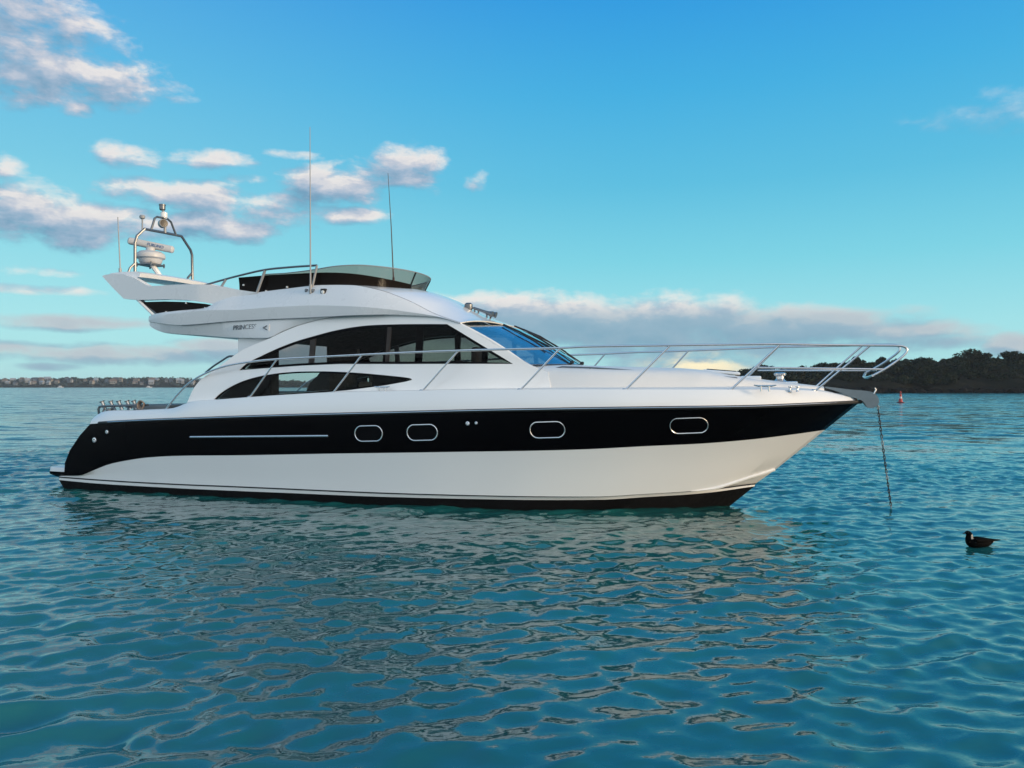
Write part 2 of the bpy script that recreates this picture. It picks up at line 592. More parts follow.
rBC0 = aft_curve(lerp_rows(rB, rC, 0.25, 0.008), 0.14)
rBC = aft_curve(lerp_rows(rB, rC, 0.5, 0.01), 0.17)
rBC2 = aft_curve(lerp_rows(rB, rC, 0.78, 0.008), 0.11)
rCD1 = lerp_rows(rC, rD, 0.35, 0.035)
rCD2 = lerp_rows(rC, rD, 0.75, 0.04)
rows = [rK, rU, rA, rP0, rP1, rN, rBN, rB, rBC0, rBC, rBC2, rC, rCD1, rCD2, rD]
rmat = [2, 2, 0, 3, 0, 0, 0, 1, 1, 1, 1, 0, 0, 0]
hv, hf, hm = [], [], []
nU = len(us)
for side in (1, -1):
    off = len(hv)
    for rw in rows:
        hv += [V(s, side * t, z) for s, t, z in rw]
    for r_ in range(len(rows) - 1):
        for i in range(nU - 1):
            q = [off + r_ * nU + i, off + r_ * nU + i + 1, off + (r_ + 1) * nU + i + 1, off + (r_ + 1) * nU + i]
            hf.append(q if side == 1 else q[::-1])
            hm.append(rmat[r_])
half = len(rows) * nU
for r_ in range(len(rows) - 1):       # transom
    hf.append([r_ * nU, (r_ + 1) * nU, half + (r_ + 1) * nU, half + r_ * nU])
    hm.append(rmat[r_])
hull = make_mesh('hull', hv, hf, [M['gelcoat'], M['black_hull'], M['antifoul'], M['pin']], hm, yacht, angle=28)
bm = bmesh.new()
bm.from_mesh(hull.data)
bmesh.ops.remove_doubles(bm, verts=bm.verts, dist=0.0015)
bmesh.ops.recalc_face_normals(bm, faces=bm.faces)
bm.to_mesh(hull.data)
bm.free()


def hull_t(s, z):
    """half breadth of the topsides at s, z (between the white boot top and the gunwale)"""
    prev = None
    for tf, zf, e in ((tN, zN_f, 14.3), (tB, zB[0], 15.1), (tC, zC[0], 15.6)):
        cur = (zf(min(s, e)), tf(min(s, e)))
        if prev is not None and z <= cur[0]:
            k = max(0.0, (z - prev[0]) / max(cur[0] - prev[0], 1e-4))
            return prev[1] + (cur[1] - prev[1]) * k
        prev = cur
    return prev[1]


# rubbing strake: dark rubber with a polished steel insert
for side in (1, -1):
    pts = [V(s, side * (t + 0.012), z + 0.004) for s, t, z in rC[2:-1]] + [V(15.69, 0, 1.835)]
    MB().tube(pts, 0.030, 8).build('rub_rail', M['rubber'], hull)
    pts = [V(s, side * (t + 0.034), z + 0.010) for s, t, z in rC[4:-1]] + [V(15.715, 0, 1.842)]
    MB().tube(pts, 0.011, 6).build('rub_rail_insert', M['steel'], hull)
    # spray rail at the bow
    sp = [(s, tN(s), zN_f(s)) for s in np.linspace(12.95, 14.3, 26)]
    n_ = len(sp)
    MB().tube([V(s, side * (t + 0.012), z) for s, t, z in sp], [0.004 + 0.024 * min(1, i / 8) for i in range(n_)], 6).build('spray_rail', M['gelcoat'], hull)


# portholes: stadium shaped black panes in steel rims that follow the hull side
def hull_patch(px_c, half_w, half_h, side, z_off, n=28):
    s0, t0, z0 = spotf(px_c[0], px_c[1], hull_t)
    loop = []
    straight = half_w - half_h
    for k in range(n):
        a = 2 * math.pi * k / n
        ds = math.copysign(straight, math.cos(a)) + half_h * math.cos(a)
        dz = half_h * math.sin(a)
        loop.append((s0 + ds, z0 + dz + 0.03 * ds))
    return [V(s, side * (hull_t(s, z) + z_off), z) for s, z in loop], V(s0, side * (hull_t(s0, z0) + z_off), z0)


for side in (1, -1):
    for x, y, w, h in ((369, 433.5, 15.2, 8.2), (422.5, 432.5, 16.2, 8.4), (547.5, 429.8, 17.4, 8.6), (689, 425.6, 18, 8.3)):
        s0, t0, z0 = spotf(x, y, hull_t)
        depth = boat_to_world(s0, t0, z0).y
        hw, hh = w * depth / FOCAL / CA * 0.95, h * depth / FOCAL * 0.95
        loop, c = hull_patch((x, y), hw, hh, side, 0.014)
        pane = make_mesh('porthole', [c] + loop, [(0, 1 + k, 1 + (k + 1) % len(loop)) for k in range(len(loop))], M['frame_black'], None, hull)
        MB().tube(loop + [loop[0], loop[1]], 0.011, 6, cap=False).build('porthole_rim', M['steel'], hull)
    for x, y, r_ in ((468, 423.5, 0.035), (476.5, 423, 0.026), (95, 440, 0.05), (107.5, 432, 0.038)):
        s0, t0, z0 = spotf(x, y, hull_t)
        b = MB()
        b.lathe(V(s0, side * (t0 + 0.0), z0), [(r_, -0.02), (r_, 0.02), (r_ * 0.55, 0.026), (r_ * 0.5, 0.012), (0.001, 0.012)], 16, 0, 'Y', Matrix.Rotation(math.pi if side == 1 else 0, 3, 'Z'))
        b.build('vent_fitting', M['steel'], hull)
    pts = []
    for x in np.linspace(190.5, 328.5, 14):
        s0, t0, z0 = spotf(x, 437.0 - (x - 190) * 0.008, hull_t)
        pts.append(V(s0, side * (t0 + 0.008), z0))
    MB().tube(pts, 0.019, 6).build('chrome_strip', M['steel'], hull)

# ---- swim platform ----------------------------------------------------------
pl = [(0.9, 1.99), (0.10, 1.96)] + [(0.10 - 0.14 * math.sin(R(a)), 1.82 + 0.14 * math.cos(R(a))) for a in (15, 30, 45, 60, 75, 90)]
plan = pl + [(s, -t) for s, t in reversed(pl)]
b = MB()
n_ = len(plan)
levels = [(0.17, 0.30), (0.23, 0.10), (0.28, 0.01), (0.325, 0.0), (0.335, 0.012), (0.405, 0.02), (0.42, 0.04)]
vv = []
for z, ins in levels:
    for s, t in plan:
        k = 1 - ins / 4.0
        vv.append(V(s + ins if s < 0.6 else s, t * k, z))
ff, mm = [], []
for i in range(len(levels) - 1):
    for k in range(n_):
        k2 = (k + 1) % n_
        ff.append((i * n_ + k, i * n_ + k2, (i + 1) * n_ + k2, (i + 1) * n_ + k))
        mm.append(1 if i < 4 else 0)
ff.append(tuple((len(levels) - 1) * n_ + k for k in range(n_)))
mm.append(0)
ff.append(tuple(range(n_ - 1, -1, -1)))
mm.append(1)
fix_normals(make_mesh('swim_platform', vv, ff, [M['gelcoat_matt'], M['black_hull']], mm, yacht))

# ---- deck and cockpit -------------------------------------------------------
S_BULK = 5.2
dv, df = [], []
ss = [s for s in np.linspace(4.3, 15.58, 60)]
for s in ss:
    t = tD(s)
    z = zD[0](s)
    for k in np.linspace(1, -1, 13):
        dv.append(V(s, t * k, z - 0.004 + 0.09 * (1 - k * k) * min(1, t / 1.2)))
for i in range(len(ss) - 1):
    for k in range(12):
        df.append((i * 13 + k, i * 13 + k + 1, (i + 1) * 13 + k + 1, (i + 1) * 13 + k))
fix_normals(make_mesh('deck', dv, df, M['gelcoat_matt'], None, yacht))
b = MB()
ss = np.linspace(zD[1] + 0.01, 4.3, 24)
prof_n = 8
cv = []
for s in ss:
    t, z = tD(s), zD[0](s)
    for tt, zz in ((t, z - 0.003), (t - 0.05, z + 0.012), (t - 0.26, z + 0.008), (t - 0.29, z - 0.03), (t - 0.30, 0.95), (0, 0.93)):
        cv.append((s, tt, zz))
for side in (1, -1):
    F = []
    for i in range(len(ss) - 1):
        for k in range(5):
            F.append((i * 6 + k, i * 6 + k + 1, (i + 1) * 6 + k + 1, (i + 1) * 6 + k))
    b.add([V(s, side * t, z) for s, t, z in cv], F)
b.box(V(1.75, 0, 1.2), (0.16, 3.5, 0.62), 0, None, 0.03)     # transom coaming
b.build('cockpit', M['gelcoat_matt'], yacht)

# grey cockpit seat along the port side
b = MB()
b.box(V(3.1, -1.25, 1.30), (2.0, 0.6, 0.42), 0, None, 0.06)
b.box(V(2.9, -1.62, 1.66), (2.9, 0.2, 0.64), 0, None, 0.06)
b.box(V(2.2, 0.9, 1.55), (0.9, 1.2, 0.34), 0, None, 0.05)
b.build('cockpit_seat', M['seat'], yacht)


# ---- coachroof ahead of the windscreen -------------------------------------
def ctr(pts):
    q = [spot(x, y, 0.0) for x, y in pts]
    return pchip([a for a, _ in q], [c for _, c in q])


zc_trunk = ctr([(560, 364.5), (600, 366), (640, 367.2), (680, 368.2), (705, 370.2), (735, 375.5), (760, 379), (790, 382.6), (815, 385.5), (838, 388.5)])
w_trunk = pchip([9.3, 10.2, 11.5, 12.5, 13.4, 14.2, 14.8, 15.1], [1.66, 1.60, 1.44, 1.22, 0.92, 0.58, 0.28, 0.1])
tv, tf_ = [], []
ss = np.linspace(9.3, 15.1, 50)
fr = [1.0, 0.995, 0.985, 0.95, 0.88, 0.72, 0.5, 0.25, 0.0]
NR = len(fr) * 2 - 1
for s in ss:
    w = w_trunk(s)
    zb = zD[0](s) - 0.05
    zt = max(zc_trunk(s), zD[0](s) + 0.09)
    h = zt - zb
    hh = [0.0, 0.30, 0.55, 0.72, 0.83, 0.91, 0.96, 0.99, 1.0]
    sec = [(w * f_, zb + h * g_) for f_, g_ in zip(fr, hh)]
    for t, z in sec:
        tv.append(V(s, t, z))
    for t, z in reversed(sec[:-1]):
        tv.append(V(s, -t, z))
for i in range(len(ss) - 1):
    for k in range(NR - 1):
        tf_.append((i * NR + k, i * NR + k + 1, (i + 1) * NR + k + 1, (i + 1) * NR + k))
tf_.append(tuple(range(NR)))
tf_.append(tuple((len(ss) - 1) * NR + k for k in range(NR)))
coach = fix_normals(make_mesh('coachroof', tv, tf_, M['gelcoat_matt'], None, yacht, angle=40))

# ---- cabin sides with real openings ----------------------------------------
w_cab = pchip([3.4, 5, 7, 9, 10.2, 11.0], [1.96, 1.93, 1.90, 1.80, 1.63, 1.48])


def tS(s, z):
    k = 0.0
    if z < 2.38:
        k = 0.035 * min(1.0, (2.38 - z) / 0.06)
    return w_cab(s) - 0.16 * (z - 2.0) + k


def densify(loop, step=0.12):
    o_ = []
    for i in range(len(loop)):
        a, c = np.array(loop[i]), np.array(loop[(i + 1) % len(loop)])
        n = max(1, int(np.ceil(np.linalg.norm(c - a) / step)))
        for k in range(n):
            o_.append(tuple(a + (c - a) * k / n))
    return o_


def smooth_px(pts, closed=False, per=5):
    """Catmull-Rom through sighted points"""
    P = [np.array(p, float) for p in pts]
    o_ = []
    n = len(P)
    for i in range(n - 1):
        p0, p1, p2, p3 = P[max(i - 1, 0)], P[i], P[i + 1], P[min(i + 2, n - 1)]
        for k in range(per):
            t = k / per
            o_.append(tuple(0.5 * ((2 * p1) + (-p0 + p2) * t + (2 * p0 - 5 * p1 + 4 * p2 - p3) * t * t + (-p0 + 3 * p1 - 3 * p2 + p3) * t**3)))
    o_.append(tuple(P[-1]))
    return o_


def inside(p, loop):
    x, y = p
    c = False
    j = len(loop) - 1
    for i in range(len(loop)):
        xi, yi = loop[i]
        xj, yj = loop[j]
        if (yi > y) != (yj > y) and x < (xj - xi) * (y - yi) / (yj - yi) + xi:
            c = not c
        j = i
    return c


def px_loop(px, tf):
    return [(q[0], q[2]) for q in (spotf(x, y, tf) for x, y in px)]


def panel(name, outline, holes, tf, thick, mats, parent, side=1, grid=0.16, t_off=0.0, step=0.12):
    """curved plate of the given thickness with openings; outline and holes in (s, z)"""
    outline = densify(outline, step)
    holes = [densify(h, step) for h in holes]
    pts, edges = [], []
    for lp in [outline] + holes:
        k = len(pts)
        pts += lp
        edges += [(k + i, k + (i + 1) % len(lp)) for i in range(len(lp))]
    s0, s1 = min(p[0] for p in outline), max(p[0] for p in outline)
    z0, z1 = min(p[1] for p in outline), max(p[1] for p in outline)
    for a in np.arange(s0 + grid / 2, s1, grid):
        for c in np.arange(z0 + grid / 2, z1, grid):
            if inside((a, c), outline) and not any(inside((a, c), h) for h in holes):
                pts.append((a, c))
    vs, es, fs, *_ = delaunay_2d_cdt([Vector(p) for p in pts], edges, [], 0, 1e-5)
    tri = []
    for f in fs:
        cx = sum(vs[i].x for i in f) / len(f)
        cy = sum(vs[i].y for i in f) / len(f)
        if inside((cx, cy), outline) and not any(inside((cx, cy), h) for h in holes):
            tri.append(tuple(f))
    n = len(vs)
    VV = [V(v.x, side * (tf(v.x, v.y) + t_off), v.y) for v in vs] + [V(v.x, side * (tf(v.x, v.y) + t_off - thick), v.y) for v in vs]
    cnt = {}
    for f in tri:
        for i in range(3):
            cnt.setdefault(frozenset((f[i], f[(i + 1) % 3])), []).append((f[i], f[(i + 1) % 3]))
    FF = [f for f in tri] + [tuple(i + n for i in reversed(f)) for f in tri]
    for e in cnt.values():
        if len(e) == 1:
            a, c = e[0]
            FF.append((c, a, a + n, c + n))
    if side == -1:
        FF = [f[::-1] for f in FF]
    idx = [1 if len(tri) <= i < 2 * len(tri) else 0 for i in range(len(FF))] if isinstance(mats, list) else None
    return make_mesh(name, VV, FF, mats, idx, parent, angle=32)


arch_top = smooth_px([(270, 338.2), (284, 331.5), (300, 325.2), (320, 320), (340, 316.8), (362, 315.2), (384, 314.6), (410, 315.4), (435, 317), (461, 324.3)], per=3)
arch_foot = smooth_px([(187, 403), (190, 396), (194, 388), (201, 379.5), (213, 371), (226, 361.5), (240, 351.5), (255, 344.3), (270, 338.2)], per=3)[:-1]
cabin_px = arch_foot + arch_top + [(475, 332.8), (490, 341.6), (510, 353.2), (531, 365.2), (548, 372), (552, 394), (480, 395), (400, 396), (330, 398), (260, 402), (213, 405), (187, 408)]
main_px = (smooth_px([(239, 370.3), (247, 363), (261, 356), (277, 348.6), (295, 341.6), (314, 336), (331, 331.4), (350, 327.6), (368, 325.4), (390, 324.4), (420, 324), (447, 324.1)], per=3)
           + [(460, 331.8), (480, 344), (500, 356), (513, 363.9)] + [(460, 363.9), (400, 364.1), (340, 364), (300, 365.8), (274, 367.6)])
eye_px = (smooth_px([(213.5, 399.7), (220, 393.5), (230, 387), (243, 381), (258, 376.6), (275, 373.6), (292, 371.9), (312, 371.2), (335, 371.6), (360, 373), (385, 375.2), (404, 377.2), (411, 378.6), (411.5, 380)], per=3)
          + [(405, 381.8), (385, 385.4), (350, 390), (320, 392.8), (285, 395.4), (250, 397.6)])
cab_l, main_l, eye_l = px_loop(cabin_px, tS), px_loop(main_px, tS), px_loop(eye_px, tS)


def shrink(loop, d):
    """inset a loop by d metres"""
    P = [np.array(p) for p in loop]
    n = len(P)
    area = sum(P[i][0] * P[(i + 1) % n][1] - P[(i + 1) % n][0] * P[i][1] for i in range(n))
    sg = 1 if area > 0 else -1
    o_ = []
    for i in range(n):
        a, c = P[i] - P[i - 1], P[(i + 1) % n] - P[i]
        na, nc = np.array([-a[1], a[0]]) / (np.linalg.norm(a) + 1e-9), np.array([-c[1], c[0]]) / (np.linalg.norm(c) + 1e-9)
        m = na + nc
        m = m / max(np.linalg.norm(m), 0.35)
        o_.append(tuple(P[i] + sg * m * d))
    return o_


for side in (1, -1):
    cs = panel('cabin_side', cab_l, [main_l, eye_l], tS, 0.07, [M['gelcoat'], M['interior']], yacht, side)
    # window surround (black band) and the pane
    for nm, lp, gm, band in (('side_window', main_l, 'cabin_glass', 0.045), ('lower_window', eye_l, 'eye_glass', 0.03)):
        fr_ = panel(nm, shrink(lp, 0.003), [shrink(lp, band)], tS, 0.03, M['frame_black'], cs, side, grid=5, t_off=-0.012, step=0.08)
        panel('pane', shrink(lp, band - 0.01), [], tS, 0.006, M[gm], cs, side, t_off=-0.022)
    # mullions behind the glass
    for x0, x1, mat in ((308.5, 313.5, 'grey_trim'), (382.6, 385, 'frame_black'), (385, 388.5, 'grey_trim'), (414.5, 421.5, 'frame_black'), (454, 459, 'frame_black'), (481.5, 487, 'frame_black')):
        a0 = spotf(x0, 350, tS)[0]
        a1 = spotf(x1, 350, tS)[0]
        zlo, zhi = 2.50, 3.24
        am = (a0 + a1) / 2
        ys = [p[1] for p in densify(main_l, 0.03) if abs(p[0] - am) < 0.08]
        zlo, zhi = min(ys) + 0.03, max(ys) - 0.02
        panel('mullion', [(a0, zlo), (a1, zlo), (a1, zhi), (a0, zhi)], [], tS, 0.035, M[mat], cs, side, grid=5, t_off=-0.032)
    # aft black panel of the main window and the dark nose of the lower one
    dk = [p for p in densify(main_l, 0.05) if p[0] < spotf(277, 350, tS)[0]]
    x277 = spotf(277, 350, tS)[0]
    panel('window_tint', [p for p in shrink(main_l, 0.02) if p[0] < x277] + [(x277, spotf(277, 367, tS)[2] + 0.03), (x277, spotf(277, 350, tS)[2] - 0.02)]
          if False else px_loop([(245, 368.3), (250, 363.6), (262, 357), (277, 350.5), (277, 366)], tS), [], tS, 0.01, M['frame_black'], cs, side, grid=5, t_off=-0.04)
    panel('window_tint', px_loop([(217, 398.2), (230, 388.4), (245, 381.6), (262, 377), (268, 376), (268, 395.4)], tS), [], tS, 0.01, M['frame_black'], cs, side, grid=5, t_off=-0.04)
    panel('window_tint', px_loop([(371, 375.6), (388, 376.6), (405, 378.4), (405, 380.6), (388, 384), (371, 386.4)], tS), [], tS, 0.01, M['frame_black'], cs, side, grid=5, t_off=-0.04)

zhl = pchip([5.2, 5.6, 6.2, 7.0, 8.8, 9.0], [2.93, 3.02, 3.15, 3.23, 3.24, 3.20])
# interior: sole, headlining, aft bulkhead with its open door, furniture
b = MB()
b.box(V(7.4, 0, 1.62), (5.6, 3.3, 0.06))
b.build('saloon_sole', M['interior'], yacht)
b = MB()
b.box(V(S_BULK, -1.0, 2.6), (0.06, 1.2, 1.9))
b.box(V(S_BULK, 1.55, 2.35), (0.06, 0.24, 1.3))
b.box(V(S_BULK, 0.5, 3.32), (0.06, 1.9, 0.36))
b.build('saloon_bulkhead', M['interior'], yacht)
b = MB()
hs = np.linspace(5.25, 8.95, 20)
VV = [V(s, k * (tS(s, 3.1) - 0.10), min(3.30, zhl(s))) for s in hs for k in (1, 0.5, 0, -0.5, -1)]
b.add(VV, [(i * 5 + k, i * 5 + k + 1, (i + 1) * 5 + k + 1, (i + 1) * 5 + k) for i in range(19) for k in range(4)])
b.build('headlining', M['interior'], yacht)
b = MB()
b.box(V(6.5, -1.25, 1.98), (1.8, 0.6, 0.42), 0, None, 0.05)
b.box(V(6.5, -1.52, 2.25), (1.8, 0.18, 0.42), 0, None, 0.05)
b.build('saloon_sofa', M['interior_pale'], yacht)
b = MB()
b.box(V(9.3, 0.62, 2.20), (0.5, 0.6, 0.5), 0, None, 0.06)
b.box(V(9.04, 0.62, 2.55), (0.14, 0.55, 0.55), 0, None, 0.06)
b.build('helm_seat', M['vinyl_dark'], yacht)
b = MB()
b.box(V(10.0, 0, 2.22), (0.7, 2.7, 0.36), 0, None, 0.06)
b.build('dashboard', M['seat'], yacht)

# side supports under the flybridge overhang
for side in (1, -1):
    panel('wing_support', px_loop([(238, 337.5), (275, 339), (275, 348), (262, 352), (238, 360)], lambda s, z: 1.62), [], lambda s, z: 1.62, 0.05, M['gelcoat'], yacht, side, grid=5)

# ---- windscreen -------------------------------------------------------------
top0 = spotf(461, 325.0, lambda s, z: tS(s, z) - 0.03)
bot0 = spotf(526, 364.8, lambda s, z: tS(s, z) - 0.03)


def ws_pt(a, v, off=0.0):
    """a = -1 (port) .. 1 (starboard); v = 0 bottom .. 1 top"""
    k = 1 - abs(a) ** 2.3
    sb, tb, zb = bot0[0] + 0.60 * k, bot0[1] * a, bot0[2] + 0.03 * k
    st, tt, zt = top0[0] + 0.46 * k, top0[1] * a, top0[2] + 0.07 * k
    bow = math.sin(math.pi * v) * 0.035
    s, t, z = sb + (st - sb) * v, tb + (tt - tb) * v, zb + (zt - zb) * v
    return V(s + (bow + off) * 0.6, t, z + (bow + off) * 0.8)


def ws_patch(name, a0, a1, v0, v1, mat, parent, off=0.0, na=20, nv=6, thick=0.012):
    VV = []
    for j in range(2):
        for i in range(na + 1):
            for k in range(nv + 1):
                VV.append(ws_pt(a0 + (a1 - a0) * i / na, v0 + (v1 - v0) * k / nv, off - thick * j))
    FF = []
    n = (na + 1) * (nv + 1)
    for i in range(na):
        for k in range(nv):
            q = (i * (nv + 1) + k, (i + 1) * (nv + 1) + k, (i + 1) * (nv + 1) + k + 1, i * (nv + 1) + k + 1)
            FF.append(q)
            FF.append(tuple(x + n for x in reversed(q)))
    ring = [i * (nv + 1) for i in range(na + 1)] + [na * (nv + 1) + k for k in range(1, nv + 1)] + [i * (nv + 1) + nv for i in range(na - 1, -1, -1)] + [k for k in range(nv - 1, 0, -1)]
    for i in range(len(ring)):
        a, c = ring[i], ring[(i + 1) % len(ring)]
        FF.append((a, a + n, c + n, c))
    return fix_normals(make_mesh(name, VV, FF, mat, None, parent, angle=30))


screen = ws_patch('windscreen', -0.985, 0.985, 0.01, 0.99, M['wind_glass'], yacht)
for a in (-0.34, 0.34):
    ws_patch('mullion', a - 0.018, a + 0.018, 0.0, 1.0, M['black'], screen, 0.006, 2, 6, 0.01)
ws_patch('frit_band', -0.985, 0.985, 0.93, 0.995, M['black'], screen, -0.016, 20, 2, 0.004)
ws_patch('frit_band', -0.985, 0.985, 0.0, 0.05, M['black'], screen, -0.016, 20, 2, 0.004)
for aa, vv_, a2, v2 in ((0.30, 0.02, 0.42, 0.72), (-0.15, 0.02, 0.10, 0.80), (-0.62, 0.02, -0.40, 0.72)):
    b = MB()
    p0, p1 = ws_pt(aa, vv_, 0.03), ws_pt(a2, v2, 0.055)
    b.tube([p0, (p0 + p1) / 2 + Vector((0.02, 0, 0.035)), p1], 0.013, 6)
    q0, q1 = ws_pt(a2 - 0.02, min(v2 + 0.26, 0.97), 0.035), ws_pt(a2 + 0.04, v2 - 0.42, 0.035)
    b.tube([q0, p1, q1], 0.017, 6)
    b.box(p0, (0.07, 0.06, 0.06), 0, None, 0.015)
    b.build('wiper', M['rubber'], screen)
# white surround of the windscreen: starboard and port posts, between the side windows and the glass
for side in (1, -1):
    MB().tube([ws_pt(side * 1.0, v, 0.004) for v in np.linspace(-0.02, 1.02, 10)], 0.028, 8).build('windscreen_post', M['gelcoat'], yacht)

# ---- flybridge --------------------------------------------------------------
def rowS(px, t):
    q = sorted(spot(x, y, t) for x, y in px)
    k = [q[0]]
    for p in q[1:]:
        if p[0] - k[-1][0] > 0.02:
            k.append(p)
    return pchip([p[0] for p in k], [p[1] for p in k])


zF0 = rowS([(146, 321.5), (151, 327.7), (157, 331), (164, 333), (200, 335.8), (239, 338.4), (270, 338.5), (284, 331.8), (300, 325.5), (320, 320.2), (340, 317), (362, 315.6), (384, 315), (410, 315.8), (435, 317.6), (461, 325)], 1.70)
zF1 = rowS([(146, 321.2), (181, 325), (240, 320.5), (310, 317.4), (362, 314.9), (384, 314.3), (410, 315), (435, 316.7), (461, 324.4)], 1.78)
zF2 = rowS([(146, 320.5), (157.5, 316), (180, 313), (209, 310.5), (240, 310), (270, 307.6), (308, 305.7), (345, 306.2), (377, 308), (410, 312), (435, 316), (461, 323.8)], 1.78)
zF3 = rowS([(146, 320), (157.5, 315.2), (180, 312), (209, 309), (219, 304), (236, 296.5), (259, 292.4), (289, 288.4), (318, 285.2), (350, 285), (377, 289.5), (408, 300.5), (435, 314), (461, 323)], 1.60)
s_aft = spot(146, 321, 1.78)[0]
s_fr = top0[0]
tF0 = lambda s: 1.69 + (tS(s, zF0(s)) + 0.004 - 1.69) * min(1.0, max(0.0, (s - 4.2) / 1.1))
tF1 = pchip([2.3, 2.8, 4, 7, 8.2, 9.1], [1.70, 1.77, 1.79, 1.79, 1.70, tS(9.0, 3.2) + 0.008])
tF2 = pchip([2.3, 2.8, 4, 7, 8.2, 9.1], [1.70, 1.79, 1.82, 1.81, 1.715, tS(9.0, 3.2) + 0.010])
tF3 = pchip([2.3, 2.8, 3.9, 4.6, 7, 8.2, 9.1], [1.69, 1.77, 1.74, 1.62, 1.58, 1.58, tS(9.0, 3.2)])
ss = np.concatenate([np.linspace(s_aft, s_aft + 0.5, 10)[:-1], np.linspace(s_aft + 0.5, s_fr, 64)])
fv, ff_, fm = [], [], []
for s in ss:
    z0, z1, z2, z3 = zF0(s), zF1(s), zF2(s), zF3(s)
    t0, t1, t2, t3 = tF0(s), tF1(s), tF2(s), tF3(s)
    z1 = max(z1, z0 + 0.004)
    z2 = max(z2, z1 + 0.004)
    z3 = max(z3, z2 + 0.004)
    zfl = max(z0 + 0.09, min(z3 - 0.02, 3.42))
    g1 = z1 - 0.012
    dn = min(1.0, max(0.0, (6.6 - s) / 0.3))
    sec = [(0.0, z0), (t0 * 0.7, z0), (t0 - 0.06, z0), (t0, z0 + 0.012), (t1 - 0.028, g1), (t1 - 0.03, z1 - 0.002), (t1, z1), (t1 + (t2 - t1) * 0.6, z1 + (z2 - z1) * 0.5), (t2, z2),
           (t2 + (t3 - t2) * 0.28, z2 + (z3 - z2) * 0.35), (t2 + (t3 - t2) * 0.62, z2 + (z3 - z2) * 0.70), (t3, z3), (t3 - 0.05, z3 + 0.012 * dn - 0.05 * (1 - dn)), (t3 - 0.20, z3 + 0.008 - 0.1 * (1 - dn)), (t3 - 0.24, zfl - 0.08 * (1 - dn)), (0.0, zfl - 0.08 * (1 - dn))]
    fv.append(sec)
NS = len(fv[0])
b = MB()
for side in (1, -1):
    VV = [V(s, side * t, z) for s, sec in zip(ss, fv) for t, z in sec]
    FF = []
    for i in range(len(ss) - 1):
        for k in range(NS - 1):
            FF.append((i * NS + k, i * NS + k + 1, (i + 1) * NS + k + 1, (i + 1) * NS + k))
    FF.append(tuple(range(NS)))
    b.add(VV, FF)
    b.m[-len(FF):] = [0] * len(FF)
fly = make_mesh('flybridge', b.v, b.f, M['gelcoat_shaded'], None, yacht, angle=24)
bm = bmesh.new()
bm.from_mesh(fly.data)
bmesh.ops.remove_doubles(bm, verts=bm.verts, dist=0.001)
bmesh.ops.recalc_face_normals(bm, faces=bm.faces)
bm.to_mesh(fly.data)
bm.free()
# dark strip standing in for the shade line under the moulding's step
for side in (1, -1):
    pts = [V(s, side * (tF1(s) - 0.006), zF1(s) - 0.004) for s in np.linspace(spot(182, 325, 1.78)[0], spot(384, 314.8, 1.75)[0], 40)]
    MB().tube(pts, 0.009, 6).build('shade_line_strip', M['grey_trim'], fly)

# roof between the flybridge screen and the windscreen
zc_roof = pchip([6.2, 7.0, 7.66, 8.2, 8.62, 9.0, 9.55], [4.01, 4.03, 4.0, 3.835, 3.62, 3.44, top0[2] + 0.075])
rv, rf = [], []
NV, NA = 30, 24
for i in range(NV + 1):
    for k in range(NA + 1):
        a = -1 + 2 * k / NA
        s_end = top0[0] + 0.47 * (1 - abs(a) ** 2.3)
        s = 6.3 + (s_end - 6.3) * i / NV
        w = abs(a) ** 2.4
        z = zc_roof(s) * (1 - w) + (zF3(min(s, s_fr)) + 0.006) * w
        rv.append(V(s, (tF3(min(s, s_fr)) - 0.004) * a, z))
for i in range(NV):
    for k in range(NA):
        rf.append((i * (NA + 1) + k, (i + 1) * (NA + 1) + k, (i + 1) * (NA + 1) + k + 1, i * (NA + 1) + k + 1))
# a lip that turns down onto the glass
lip = []
for k in range(NA + 1):
    p = Vector(rv[NV * (NA + 1) + k])
    rv.append(p + Vector((-0.012, 0, -0.02)))
n0 = (NV + 1) * (NA + 1)
for k in range(NA):
    rf.append((NV * (NA + 1) + k, n0 + k, n0 + k + 1, NV * (NA + 1) + k + 1))
roof = fix_normals(make_mesh('roof', rv, rf, M['gelcoat'], None, yacht, angle=50))

# flybridge windscreen: dark lower band, pale visor above, wrapped round the front
TW, S0W, AW = 1.50, 6.25, 1.20


def plan_at(u):
    """u: 0 starboard aft end .. 1 port aft end"""
    a_len, b_len = S0W - 4.38, 1.9
    tot = 2 * a_len + 2 * b_len
    d = u * tot
    if d < a_len:
        return 4.38 + d, TW
    d -= a_len
    if d < 2 * b_len:
        ph = math.pi * d / (2 * b_len)
        return S0W + AW * math.sin(ph), TW * math.cos(ph)
    d -= 2 * b_len
    return S0W - d, -TW


zWb = rowS([(236, 290.5), (259.5, 292.6), (289, 288.8), (318, 285.6), (347, 285), (377, 287.5), (400, 291)], TW)
zWm = rowS([(236, 278), (275, 275), (310, 273.2), (345, 272.6), (375, 275.2), (400, 279.4)], TW)
zWt = rowS([(262, 276), (290, 273.4), (320, 269.6), (340, 266), (356, 264), (375, 264.6), (395, 266.4)], TW)


